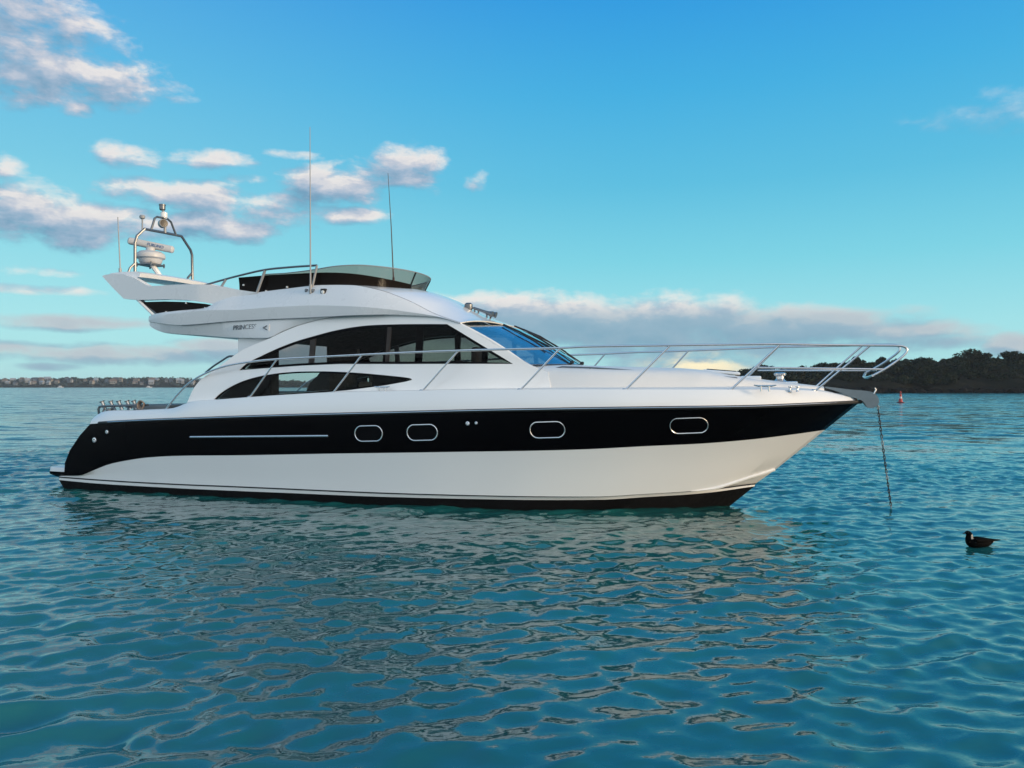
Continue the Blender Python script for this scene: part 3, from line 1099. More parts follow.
def wrap(name, u0, u1, zlo, zhi, lean_lo, lean_hi, mat, parent, n=70, thick=0.012):
    VV = []
    ring = []
    for i in range(n + 1):
        u = u0 + (u1 - u0) * i / n
        s, t = plan_at(u)
        s_a, t_a = plan_at(max(u - 0.004, 0))
        s_b, t_b = plan_at(min(u + 0.004, 1))
        nn = Vector((-(t_b - t_a), (s_b - s_a))).normalized()     # outward in (s, t)
        lo, hi = zlo(s), zhi(s)
        for zz, ln in ((lo, lean_lo(s)), (lo + (hi - lo) * 0.5, (lean_lo(s) + lean_hi(s)) / 2 - 0.008), (hi, lean_hi(s))):
            VV.append(V(s + nn.x * ln, t + nn.y * ln, zz))
            VV.append(V(s + nn.x * (ln - thick), t + nn.y * (ln - thick), zz))
    FF = []
    for i in range(n):
        a, c = i * 6, (i + 1) * 6
        for k in (0, 2):
            FF.append((a + k, c + k, c + k + 2, a + k + 2))
            FF.append((a + k + 1, a + k + 3, c + k + 3, c + k + 1))
        FF.append((a + 4, c + 4, c + 5, a + 5))
        FF.append((a, a + 1, c + 1, c))
    FF.append((0, 2, 4, 5, 3, 1))
    e = n * 6
    FF.append((e, e + 1, e + 3, e + 5, e + 4, e + 2))
    return fix_normals(make_mesh(name, VV, FF, mat, None, parent, angle=40))


zlo = lambda s: zWb(s) - 0.01
zmid = lambda s: max(zWm(s), zWb(s) + 0.17)
ztop = lambda s: max(zWt(s), zWm(s) + 0.012) if s < 7.0 else max(zWt(7.0) - 0.02 * (s - 7.0), zWm(s) + 0.05)
lean = lambda s: 0.03 + 0.09 * max(0, min(1, (s - 6.0) / 1.4))
fws = wrap('flybridge_windscreen', 0.0, 0.472, zlo, zmid, lambda s: 0.0, lambda s: 0.03, M['smoke'], yacht, 50)
wrap('smoked_band', 0.60, 1.0, zlo, zmid, lambda s: 0.0, lambda s: 0.03, M['smoke'], fws, 50)
wrap('visor', 0.08, 0.92, zmid, ztop, lambda s: 0.032, lambda s: 0.032 + lean(s), M['visor'], fws, 90)
wrap('front_glass', 0.474, 0.598, zlo, zmid, lambda s: 0.0, lambda s: 0.03, M['visor'], fws, 40)
for u in (0.473, 0.599):
    s, t = plan_at(u)
    k = Vector((s - 5.6, t)).normalized()
    l1 = 0.032 + lean(s)
    MB().tube([V(s, t, zlo(s)), V(s + k.x * 0.04, t + k.y * 0.04, zmid(s)), V(s + k.x * l1, t + k.y * l1, ztop(s))], 0.016, 6).build('screen_post', M['black'], fws)
# top bead of the visor
pts = []
for u in np.linspace(0.08, 0.92, 70):
    s, t = plan_at(u)
    s_a, t_a = plan_at(u - 0.004)
    s_b, t_b = plan_at(u + 0.004)
    nn = Vector((-(t_b - t_a), (s_b - s_a))).normalized()
    l1 = 0.032 + lean(s)
    pts.append(V(s + nn.x * l1, t + nn.y * l1, ztop(s)))
MB().tube(pts, 0.010, 6).build('visor_bead', M['grey_trim'], fws)
for x, y in ((243.5, 285), (266, 291), (287, 287)):
    MB().lathe(S(x, y, TW + 0.02), [(0.018, -0.02), (0.018, 0.01), (0.001, 0.012)], 10, 0, 'Y', Matrix.Rotation(math.pi, 3, 'Z')).build('screen_fixing', M['lens'], fws)
b = MB()                                             # helm seats on the flybridge
for t_ in (0.65, -0.1):
    b.box(V(6.55, t_, 3.72), (0.5, 0.52, 0.2), 0, None, 0.06)
    b.box(V(6.32, t_, 4.0), (0.14, 0.5, 0.52), 0, None, 0.06)
b.build('flybridge_seat', M['vinyl_dark'], yacht)
b = MB()
b.box(V(7.0, 0.3, 3.8), (0.3, 1.5, 0.5), 0, None, 0.08)
wheel = [V(6.82 + 0.03 * math.sin(a), 0.65 + 0.19 * math.cos(a), 4.02 + 0.19 * math.sin(a)) for a in np.linspace(0, 2 * math.pi, 25)]
b.tube(wheel, 0.018, 6, cap=False)
b.build('flybridge_helm', M['vinyl_dark'], yacht)


# tubes sighted in the photograph
def rail(name, px, t, r, parent, mat='steel', per=5, smooth=True):
    tt = t if isinstance(t, (list, tuple)) else [t] * len(px)
    pts3 = [tuple(S(x, y, q)) for (x, y), q in zip(px, tt)]
    if smooth and len(pts3) > 2:
        pts3 = smooth_px(pts3, per=per)
    return MB().tube(pts3, r, 8).build(name, M[mat], parent)


fr_rail = rail('flybridge_rail', [(204, 285.4), (222, 280.2), (240, 275.4), (265, 269.8), (290, 267.2), (310, 265.8), (317, 265.3)], 1.6, 0.020, yacht, 'steel_dark')
for a, c, r_ in (((317, 265.5), (312, 288), 0.022), ((265, 270.4), (257, 292.6), 0.026), ((226, 279.2), (221.5, 286.5), 0.024)):
    rail('stanchion', [a, c], 1.6, r_, fr_rail, 'plastic_grey', smooth=False)

# ---- radar arch -------------------------------------------------------------
wing_px = [(102, 276), (105, 274.8), (110, 274.2), (122, 273.8), (133.6, 277.6), (148.4, 286.2), (160, 285.6), (173.4, 284.7), (190, 284.2), (209, 284.6), (222, 286.5), (238, 289.6), (258, 292.6), (236, 297.2), (219, 305.2), (205, 302.4), (187.5, 300), (165, 299.2), (139, 300), (123.5, 298.6), (112, 287)]
tW = lambda s, z: 1.74 - 0.10 * max(0.0, min(1.0, (s - 3.6) / 0.9))
arch = None
for side in (1, -1):
    o = panel('radar_arch' if arch is None else 'arch_arm', px_loop(wing_px, tW), [], tW, 0.16, M['gelcoat_shaded'], yacht if arch is None else arch, side, grid=0.12)
    bv = o.modifiers.new('soft_edge', 'BEVEL')
    bv.width = 0.02
    bv.segments = 2
    bv.limit_method = 'ANGLE'
    bv.angle_limit = R(50)
    arch = arch or o
# aft beam joining the two arms
sec = [(1.20, 4.375), (1.30, 4.425), (1.60, 4.44), (1.98, 4.43), (2.06, 4.39), (2.03, 4.315), (1.85, 4.29), (1.45, 4.30)]
b = MB()
n_ = len(sec)
tcs = [1.60, 1.2, 0.6, 0, -0.6, -1.2, -1.60]
VV = [V(s, t, z + 0.05 * (1 - (t / 1.7) ** 2)) for t in tcs for s, z in sec]
FF = []
for i in range(len(tcs) - 1):
    for k in range(n_):
        k2 = (k + 1) % n_
        FF.append((i * n_ + k, i * n_ + k2, (i + 1) * n_ + k2, (i + 1) * n_ + k))
FF += [tuple(range(n_)), tuple((len(tcs) - 1) * n_ + k for k in range(n_))]
b.add(VV, FF)
b.build('arch_beam', M['gelcoat_shaded'], arch, angle=45)
# dark tinted screen between arch arm and flybridge side, and its aft struts
for side in (1, -1):
    panel('arch_screen', px_loop([(142, 302), (165, 301.4), (187, 302), (205, 303.8), (217, 305.8), (211, 309.8), (190, 311.8), (170, 314.2), (160, 315.6)], lambda s, z: 1.70), [], lambda s, z: 1.70, 0.014, M['smoke'], arch, side, grid=5)
rail('arch_strut', [(137, 299), (155.5, 317)], 1.70, 0.030, arch, 'gelcoat', smooth=False)
rail('arch_strut', [(141, 299.5), (159, 316)], 1.66, 0.028, arch, 'steel_dark', smooth=False)
for x, y in ((166, 312), (205, 308), (186, 303)):
    MB().lathe(S(x, y, 1.715), [(0.016, -0.02), (0.016, 0.01), (0.001, 0.012)], 10, 0, 'Y', Matrix.Rotation(math.pi, 3, 'Z')).build('screen_fixing', M['lens'], arch)

# radar hoop, spanning the beam
hoop_t = {135: 1.1, 145: 0.98, 181: -0.28, 190: -0.6, 192: -0.66}
hoop = rail('radar_hoop', [(135, 275), (135, 243), (137, 236), (144.5, 229), (163, 232.4), (181.5, 236.2), (190.5, 250), (192, 255), (192.6, 283)], [1.1, 1.1, 1.08, 0.95, 0.3, -0.28, -0.58, -0.66, -0.68], 0.030, yacht, 'steel_dark', per=1, smooth=False)
rail('inner_hoop', [(151.2, 229.8), (154.6, 218.4), (157, 216.8), (167.6, 219), (171, 222), (176.2, 235.4)], [0.72, 0.62, 0.55, 0.2, 0.05, -0.1], 0.024, hoop, 'steel_dark', smooth=False)
rail('hoop_brace', [(127.6, 274.5), (130, 268), (134.6, 263.5)], [1.25, 1.2, 1.11], 0.024, hoop, 'steel_dark', smooth=False)
rail('hoop_brace', [(186.4, 281.5), (188, 277.5), (191.6, 273.4)], [-0.5, -0.58, -0.67], 0.024, hoop, 'steel_dark', smooth=False)
p = S(142.3, 229.5, 0.98)
MB().tube([p + Vector((0, 0, -0.05)), p + Vector((0, 0, 0.22))], 0.017, 6).lathe(p + Vector((0, 0, 0.22)), [(0.02, 0), (0.055, 0.02), (0.06, 0.06), (0.045, 0.085), (0.001, 0.09)], 14).build('gps_antenna', M['plastic_grey'], hoop)
p = S(164, 221, 0.3)
b = MB()
b.tube([p + Vector((0, 0, -0.06)), p + Vector((0, 0, 0.06))], 0.022, 8)
b.lathe(p + Vector((0, 0, 0.05)), [(0.05, 0), (0.075, 0.03), (0.075, 0.13), (0.05, 0.15), (0.001, 0.15)], 16, 1)
b.tube([p + Vector((0, 0, 0.18)), p + Vector((-0.04, 0, 0.25))], 0.022, 8)
b.lathe(p + Vector((-0.045, 0, 0.24)), [(0.05, 0), (0.065, 0.02), (0.065, 0.10), (0.072, 0.105), (0.072, 0.13), (0.001, 0.135)], 16, 2)
b.build('mast_light', [M['plastic_grey'], M['lens'], M['steel_dark']], hoop)
p = S(165, 224, 0.25)
b = MB()
b.lathe(p + Vector((-0.10, 0, 0)), [(0.001, 0), (0.07, 0.01), (0.095, 0.05), (0.095, 0.16), (0.085, 0.17), (0.001, 0.17)], 18, 0, 'X', Matrix.Rotation(R(-30), 3, 'Z'))
b.lathe(p + Vector((0.052, -0.085, 0)), [(0.08, 0), (0.001, 0.004)], 18, 1, 'X', Matrix.Rotation(R(-30), 3, 'Z'))
b.tube([p + Vector((0, 0, -0.05)), p + Vector((0, 0, -0.2))], 0.03, 8)
b.build('searchlight', [M['plastic_grey'], M['black']], hoop)

# open array radar
p = S(150.5, 266, 0.55)
b = MB()
b.tube([S(160.5, 277, 0.45), S(157, 271.5, 0.5), S(152.5, 265.5, 0.55)], 0.055, 8)
b.box(p + Vector((0, 0, 0.02)), (0.42, 0.42, 0.035), 1, None, 0.01)
for dx in (-0.19, 0.19):
    for dy in (-0.19, 0.19):
        b.tube([p + Vector((dx, dy, -0.03)), p + Vector((dx, dy, 0.06))], 0.018, 6, 1)
radar = b.build('radar_scanner', [M['gelcoat'], M['steel_dark']], yacht)
b = MB()
b.lathe(p + Vector((0, 0, 0.04)), [(0.20, 0), (0.23, 0.04), (0.245, 0.10), (0.30, 0.13), (0.305, 0.17), (0.29, 0.22), (0.22, 0.27), (0.10, 0.285), (0.09, 0.36), (0.001, 0.36)], 28)
b.build('radar_pedestal', M['plastic'], radar)
q = p + Vector((0, 0, 0.46))
ends = S(128, 240.5, 0.72), S(174, 250, 0.30)
dirv = (ends[1] - ends[0])
mid = (ends[0] + ends[1]) / 2
L_ = dirv.length
dirv.normalize()
b = MB()
VV, FF = [], []
side_v = dirv.cross(Vector((0, 0, 1))).normalized()
up_v = side_v.cross(dirv)
n_ = 16
for i, (f_, k_) in enumerate(((-0.5, 0.25), (-0.49, 0.7), (-0.46, 1.0), (0.46, 1.0), (0.49, 0.7), (0.5, 0.25))):
    for k in range(n_):
        a = 2 * math.pi * k / n_
        ca, sa = math.cos(a), math.sin(a)
        VV.append(mid + dirv * (f_ * L_) + side_v * (0.085 * k_ * math.copysign(abs(ca) ** 0.6, ca)) + up_v * (0.078 * k_ * math.copysign(abs(sa) ** 0.6, sa)))
for i in range(5):
    for k in range(n_):
        k2 = (k + 1) % n_
        FF.append((i * n_ + k, i * n_ + k2, (i + 1) * n_ + k2, (i + 1) * n_ + k))
FF += [tuple(range(n_)), tuple(5 * n_ + k for k in range(n_))]
b.add(VV, FF)
b.tube([p + Vector((0, 0, 0.38)), mid + up_v * -0.05], 0.07, 10)
b.build('antenna_bar', M['plastic'], radar)


def lettering(name, body, size, origin, xdir, updir, mat, parent, shear=0.0, extrude=0.004):
    cu = bpy.data.curves.new(name, 'FONT')
    cu.body = body
    cu.size = size
    cu.shear = shear
    cu.extrude = extrude
    cu.align_x = 'CENTER'
    cu.align_y = 'CENTER'
    tmp = bpy.data.objects.new(name, cu)
    COL.objects.link(tmp)
    bpy.context.view_layer.update()
    me = bpy.data.meshes.new_from_object(tmp.evaluated_get(bpy.context.evaluated_depsgraph_get()))
    bpy.data.objects.remove(tmp)
    me.materials.clear()
    me.materials.append(mat)
    o = bpy.data.objects.new(name, me)
    COL.objects.link(o)
    o.parent = parent
    x = Vector(xdir).normalized()
    zz = x.cross(Vector(updir)).normalized()
    y = zz.cross(x)
    o.matrix_local = Matrix(((x.x, y.x, zz.x, origin.x), (x.y, y.y, zz.y, origin.y), (x.z, y.z, zz.z, origin.z), (0, 0, 0, 1)))
    return o


lettering('radar_lettering', 'FURUNO', 0.085, mid + dirv * 0.12 + side_v * 0.088, dirv, up_v, M['text_blue'], radar)
# maker's name on the flybridge side
sN, zN1 = spot(245, 327.2, 1.73)
fl0 = V(sN, tF0(sN), zF0(sN) + 0.012)
fl1 = V(sN, tF1(sN) - 0.03, zF1(sN) - 0.012)
upn = (fl1 - fl0).normalized()
fk = (zN1 - fl0.z) / (fl1.z - fl0.z)
org = fl0 + (fl1 - fl0) * fk + Vector((0, -0.004, -0.002))
lettering('name_lettering', 'PRINCESS', 0.125, org, (1, 0, 0.035), upn, M['text'], fly, 0.25)
sN2, zN2 = spot(267.5, 328.4, 1.73)
e0 = V(sN2, tF0(sN2), zF0(sN2) + 0.012)
e1 = V(sN2, tF1(sN2) - 0.03, zF1(sN2) - 0.012)
em = e0 + (e1 - e0) * ((zN2 - e0.z) / (e1.z - e0.z)) + Vector((0, -0.006, 0))
lettering('emblem', '<', 0.19, em + Vector((-0.03, 0, 0)), (1, 0, 0), upn, M['text'], fly, 0.0, 0.006)
b = MB()
xv = Vector((1, 0, 0))
nv = Vector((0, -1, 0))
a0, a1, a2 = em + xv * 0.0, em + xv * 0.075 + upn * 0.07, em + xv * 0.06 - upn * 0.05
b.add([a0 - nv * 0.002, a1 - nv * 0.002, a2 - nv * 0.002, a0 + nv * 0.010, a1 + nv * 0.010, a2 + nv * 0.010], [(0, 1, 2), (3, 5, 4), (0, 3, 4, 1), (1, 4, 5, 2), (2, 5, 3, 0)])
b.build('emblem_wedge', M['gelcoat'], fly)

# ---- whips, lights and horn -------------------------------------------------
b = MB()
base_p, top_p = S(310.5, 291, 1.69), S(310, 127, 1.69)
b.tube([base_p, base_p + (top_p - base_p) * 0.35, top_p], [0.016, 0.013, 0.006], 8)
b.tube([base_p + Vector((0, 0, -0.05)), base_p + Vector((0, 0, 0.12))], 0.026, 8)
b.box(S(312, 291, 1.66), (0.10, 0.08, 0.07), 1, None, 0.015)
b.box(S(306.5, 290.5, 1.66), (0.05, 0.06, 0.06), 1, None, 0.012)
b.build('whip_antenna', [M['plastic_grey'], M['steel_dark']], yacht)
b = MB()
base_p, top_p = S(393.5, 280, 0.5), S(388, 173, 0.5)
b.tube([base_p, (base_p + top_p) / 2 + Vector((0.01, 0, 0)), top_p], [0.014, 0.010, 0.005], 8)
b.tube([base_p + Vector((0, 0, -0.35)), base_p + Vector((0, 0, 0.05))], 0.024, 8)
b.build('whip_antenna', M['vinyl_dark'], yacht)
b = MB()
base_p, top_p = S(120.5, 275, 1.5), S(117.8, 217, 1.5)
b.tube([base_p, top_p], [0.014, 0.009], 8)
b.tube([base_p + Vector((0, 0, -0.08)), base_p + Vector((-0.01, 0, 0.14))], 0.03, 8)
b.build('whip_antenna', M['plastic_grey'], yacht)
b = MB()
p = S(324, 292, 1.66)
b.box(p, (0.11, 0.08, 0.12), 0, None, 0.01)
b.lathe(p + Vector((0, -0.035, -0.005)), [(0.035, 0), (0.03, 0.02), (0.001, 0.024)], 12, 1, 'Y', Matrix.Rotation(math.pi, 3, 'Z'))
b.build('side_light', [M['black'], M['lens']], yacht)
b = MB()
p0, p1 = S(470, 307, 0.1), S(492.5, 314.4, 0.1)
for off in (Vector((0, 0.0, 0)), Vector((0.02, 0.16, 0.0))):
    d_ = (p1 - p0)
    b.tube([p0 + off, p0 + off + d_ * 0.55, p0 + off + d_ * 0.8, p0 + off + d_ * 1.0], [0.02, 0.022, 0.034, 0.062], 10)
    b.tube([p0 + off + d_ * 0.2, p0 + off + d_ * 0.22 + Vector((0, 0, -0.14))], 0.016, 6)
    b.tube([p0 + off + d_ * 0.75, p0 + off + d_ * 0.75 + Vector((0, 0, -0.12))], 0.016, 6)
b.lathe(p0 + Vector((-0.03, 0, -0.03)), [(0.06, -0.05), (0.08, 0), (0.08, 0.08), (0.05, 0.11), (0.001, 0.11)], 14)
b.build('horn', M['steel_dark'], yacht)

# ---- deck rails -------------------------------------------------------------
t_rail = pchip([3, 6, 8, 10, 11.5, 13, 14, 15, 15.6, 16.3], [1.97, 2.03, 2.03, 1.96, 1.83, 1.52, 1.20, 0.80, 0.55, 0.34])


def on_rail(x, y, tf=None):
    s, t, z = spotf(x, y, lambda s, z: (tf or t_rail)(s))
    return s, t, z


top_px = [(166, 409.5), (173, 400), (180, 391.9), (189, 383.2), (203, 374.6), (220.6, 367.6), (242, 363), (277, 359.2), (340, 355.8), (413, 352.2), (480, 350), (560, 348), (590, 346.6), (670, 345.4), (750, 344.3), (780, 344.1), (830, 345), (870, 345.4), (895, 345.6), (903, 346.4), (906.8, 349), (905, 354), (896, 361.4), (884, 369.4), (873, 375.4)]
near = [on_rail(x, y) for x, y in top_px]
for side in (1, -1):
    lift = 0.0 if side == 1 else 0.055
    pts = [tuple(V(s, side * t, z + lift * min(1, max(0, (s - 8) / 2)))) for s, t, z in near]
    pts = smooth_px(pts, per=4)
    rl = MB().tube(pts, 0.019, 8).build('guard_rail', M['steel'], yacht)
    for (bx, by), (tx, ty) in (((249, 397), (277, 359.4)), ((331.5, 393.2), (362, 354.9)), ((421, 390.6), (458, 351)), ((519, 389.6), (560, 348.4)), ((624, 389.6), (670, 345.6)), ((728, 390.5), (780, 344.4)), ((813.5, 390.4), (870, 345.7))):
        s1, t1, z1 = on_rail(tx, ty)
        s0, t0, z0 = on_rail(bx, by, lambda s: max(tD(s) - 0.06, 0.2))
        b = MB()
        b.tube([V(s0, side * t0, z0 - 0.03), V(s1, side * t1, z1 + lift * min(1, max(0, (s1 - 8) / 2)))], 0.016, 8)
        b.lathe(V(s0, side * t0, z0 - 0.02), [(0.035, 0), (0.035, 0.022), (0.02, 0.04), (0.001, 0.04)], 10)
        b.build('stanchion', M['steel'], rl)
    # lower wire of the pulpit
    s0, t0, z0 = on_rail(884, 369.4)
    s1, t1, z1 = on_rail(757, 367.6)
    MB().tube([V(s0, side * t0, z0), V((s0 + s1) / 2, side * (t0 + t1 + 0.10) / 2, (z0 + z1) / 2), V(s1, side * t1, z1)], 0.016, 8).build('middle_rail', M['steel'], rl)
# the cross piece closing the pulpit
s0, t0, z0 = near[-1]
MB().tube([V(s0, t0, z0), V(s0 - 0.05, t0 * 0.6, z0 - 0.03), V(s0 - 0.06, 0, z0 - 0.03), V(s0 - 0.05, -t0 * 0.6, z0 - 0.01), V(s0, -t0, z0 + 0.055)], 0.0215, 8).build('pulpit_bar', M['steel'], yacht)
# stair handrail beside the wing
rail('handrail', [(205.5, 372.6), (213, 366.5), (222, 360.6), (229, 356.4), (235.5, 356.6)], 1.55, 0.020, yacht, 'steel_dark')
# low handrails on the coachroof
for side in (1, -1):
    pts = []
    for x, y in ((551, 371), (555, 368.5), (562, 366.8), (590, 367.6), (616, 369.3), (646, 371.6), (680, 374), (712, 376), (737, 378)):
        s, t, z = spotf(x, y, lambda s, z: w_trunk(s) * 0.86)
        pts.append((s, t, z))
    hr = MB().tube([V(s, side * t, z) for s, t, z in pts], 0.013, 8).build('coachroof_handrail', M['steel_dark'], yacht)
    for i in (3, 5, 7, 8):
        s, t, z = pts[i]
        MB().tube([V(s, side * t, z), V(s, side * t, z - 0.09)], 0.012, 6).build('rail_foot', M['steel_dark'], hr)


# ---- deck fittings ----------------------------------------------------------
def cleat(x, y, t, ln, h=0.07):
    s, z = spot(x, y, t)
    b = MB()
    for side in (1, -1):
        for dx in (-0.06, 0.06):
            b.tube([V(s + dx, side * t, z - h), V(s + dx, side * t, z)], 0.018, 6)
        b.tube([V(s - ln, side * t, z + 0.012), V(s - ln * 0.6, side * t, z), V(s + ln * 0.6, side * t, z), V(s + ln, side * t, z + 0.012)], [0.010, 0.017, 0.017, 0.010], 6)
        o = b.build('cleat', M['steel'], yacht)
        b = MB()


cleat(382, 387.2, 2.03, 0.15, 0.09)
cleat(765, 385.8, 1.25, 0.17, 0.09)
for x in (790, 797.5):
    for side in (1, -1):
        s, z = spot(x, 388, 0.85)
        MB().lathe(V(s, side * 0.85, z - 0.06), [(0.03, 0), (0.018, 0.02), (0.018, 0.06), (0.032, 0.075), (0.032, 0.09), (0.001, 0.092)], 12).build('fairlead', M['steel'], yacht)
b = MB()
s, z = spot(780, 381, 0.0)
b.lathe(V(s, 0, z - 0.08), [(0.13, 0), (0.13, 0.06), (0.09, 0.09), (0.065, 0.12), (0.065, 0.16), (0.10, 0.18), (0.105, 0.21), (0.07, 0.23), (0.001, 0.23)], 20)
b.box(V(s + 0.18, 0, z - 0.05), (0.22, 0.14, 0.09), 0, None, 0.02)
b.build('windlass', M['steel'], yacht)
b = MB()
s, z = spot(722, 374, 0.0)
b.box(V(s, 0, z + 0.03), (0.62, 0.62, 0.05), 0, Matrix.Rotation(R(5), 3, 'Y'), 0.02)
b.box(V(s, 0, z + 0.06), (0.50, 0.50, 0.02), 1, Matrix.Rotation(R(5), 3, 'Y'), 0.008)
b.build('foredeck_hatch', [M['gelcoat'], M['smoke']], yacht)
b = MB()
s, z = spot(751, 377.5, 0.2)
b.box(V(s, 0.2, z - 0.02), (0.34, 0.40, 0.09), 0, None, 0.02)
b.build('deck_locker', M['gelcoat'], yacht)

# bow roller: two curved cheek plates with a roller and a pin
cheek = smooth_px([(826, 386.6), (838, 388), (850, 389.5), (862, 390.4), (872, 392), (877, 396), (879, 401), (877, 405.5), (872, 408), (867, 407), (863, 401.5), (858, 399), (850, 396.5), (838, 391.5), (826, 388)], per=3)
br = None
for t_ in (0.10, -0.07):
    o = panel('bow_roller' if br is None else 'cheek_plate', [spot(x, y, 0.08) for x, y in cheek], [], lambda s, z: 0.0, 0.02, M['galv'], yacht if br is None else br, 1, grid=5, t_off=t_, step=0.05)
    br = br or o
s, z = spot(872, 402, 0.0)
b = MB()
b.lathe(V(s, -0.09, z), [(0.02, 0), (0.06, 0.0), (0.04, 0.09), (0.06, 0.18), (0.001, 0.18)], 16, 0, 'Y', Matrix.Rotation(math.pi, 3, 'Z'))
b.build('roller', M['rubber'], br)
s1, z1 = spot(852, 394, 0.0)
b = MB()
b.box(V(s1, 0.015, z1 - 0.03), (0.62, 0.15, 0.035), 0, Matrix.Rotation(R(6), 3, 'Y'), 0.008)
b.build('roller_plate', M['galv'], br)
s2, z2 = spot(874, 391.5, 0.1)
b = MB()
b.tube([V(s2, 0.1, z2 - 0.04), V(s2 + 0.03, 0.1, z2 + 0.03), V(s2 + 0.01, 0.1, z2 + 0.06)], 0.014, 6)
b.build('locking_pin', M['steel'], br)

# rod holders on the stern rail
rk = rail('rod_rack', [(91.5, 423), (95, 419), (99, 415.2), (98.4, 409), (99.6, 406.6), (104, 406.2), (122, 405.6), (140, 405.2), (148, 405)], 1.9, 0.024, yacht, 'steel_dark', smooth=False)
for x in (103.5, 112, 120, 128.5, 135):
    p0, p1 = S(x + 2.2, 410.2 - (x - 100) * 0.03, 1.82), S(x - 1.2, 402.0 - (x - 100) * 0.02, 1.86)
    b = MB()
    b.tube([p0, p1], 0.036, 10)
    b.tube([p1, p1 + (p1 - p0).normalized() * 0.02], 0.05, 10, 1)
    b.build('rod_holder', [M['steel'], M['steel_dark']], rk)
b = MB()
for x, y, x2, y2 in ((104.5, 407, 103, 412), (114, 407, 116.5, 412), (128, 407, 128, 411.5)):
    b.tube([S(x, y, 1.9), S(x2, y2, 1.95)], 0.02, 6)
b.box(S(109.5, 410, 1.9), (0.12, 0.10, 0.07), 0, None, 0.02)
b.box(S(134, 406.6, 1.88), (0.42, 0.03, 0.05), 0, None, 0.01)
b.build('rack_leg', M['steel_dark'], rk)

# ------------------------------------------------------------------ things that hang from the boat
b = MB()
c = S(141, 405, 1.94)
for j in range(4):
    rr = 0.085 - 0.010 * j
    b.tube([c + Vector((rr * math.cos(a) * 0.9, -0.015 + 0.018 * j + 0.006 * math.sin(3 * a), rr * math.sin(a))) for a in np.linspace(0, 2 * math.pi, 26)], 0.013, 6, cap=False)
coil = b.build('rope_coil', M['rope'])
coil.matrix_world = yacht.matrix_world
bpy.context.view_layer.update()


def to_world_mesh(o):
    """bake the yacht's placement into a separate thing and put its origin at its own middle"""
    Wm = Matrix.Translation(yacht.location) @ Matrix.Rotation(-TH, 4, 'Z')
    o.data.transform(Wm)
    co = [v.co for v in o.data.vertices]
    c_ = Vector((sum(v.x for v in co), sum(v.y for v in co), min(v.z for v in co) * len(co))) / len(co)
    o.data.transform(Matrix.Translation(-c_))
    o.matrix_world = Matrix.Translation(c_)
    return o


to_world_mesh(coil)
tag(coil, 'small coil of tan rope hung on the stern rail beside the rod holders', 'rope')

# anchor chain: individual links from the roller down into the water
b = MB()
p0, p1 = S(877.5, 404, 0.0), S(892.5, 517, -0.25)
L = (p1 - p0).length
nl = int(L / 0.058)
d_ = (p1 - p0).normalized()
u_ = d_.cross(Vector((0, 1, 0))).normalized()
w_ = d_.cross(u_)
for i in range(nl):
    f_ = i / nl
    c = p0 + (p1 - p0) * f_ + Vector((0, 0, -0.03 * math.sin(math.pi * f_)))
    a_ = u_ if i % 2 else w_
    loop = []
    for k in range(11):
        an = 2 * math.pi * k / 10
        loop.append(c + d_ * (0.040 * math.cos(an)) + a_ * (0.0145 * math.sin(an)))
    b.tube(loop, 0.0075, 5, 1 if (i // 2) % 5 == 0 else 0, cap=False)
ch = b.build('anchor_chain', [M['chain'], M['chain_pale']], fix=False)
to_world_mesh(ch)
tag(ch, 'dark galvanised anchor chain running from the bow roller down into the water', 'chain')

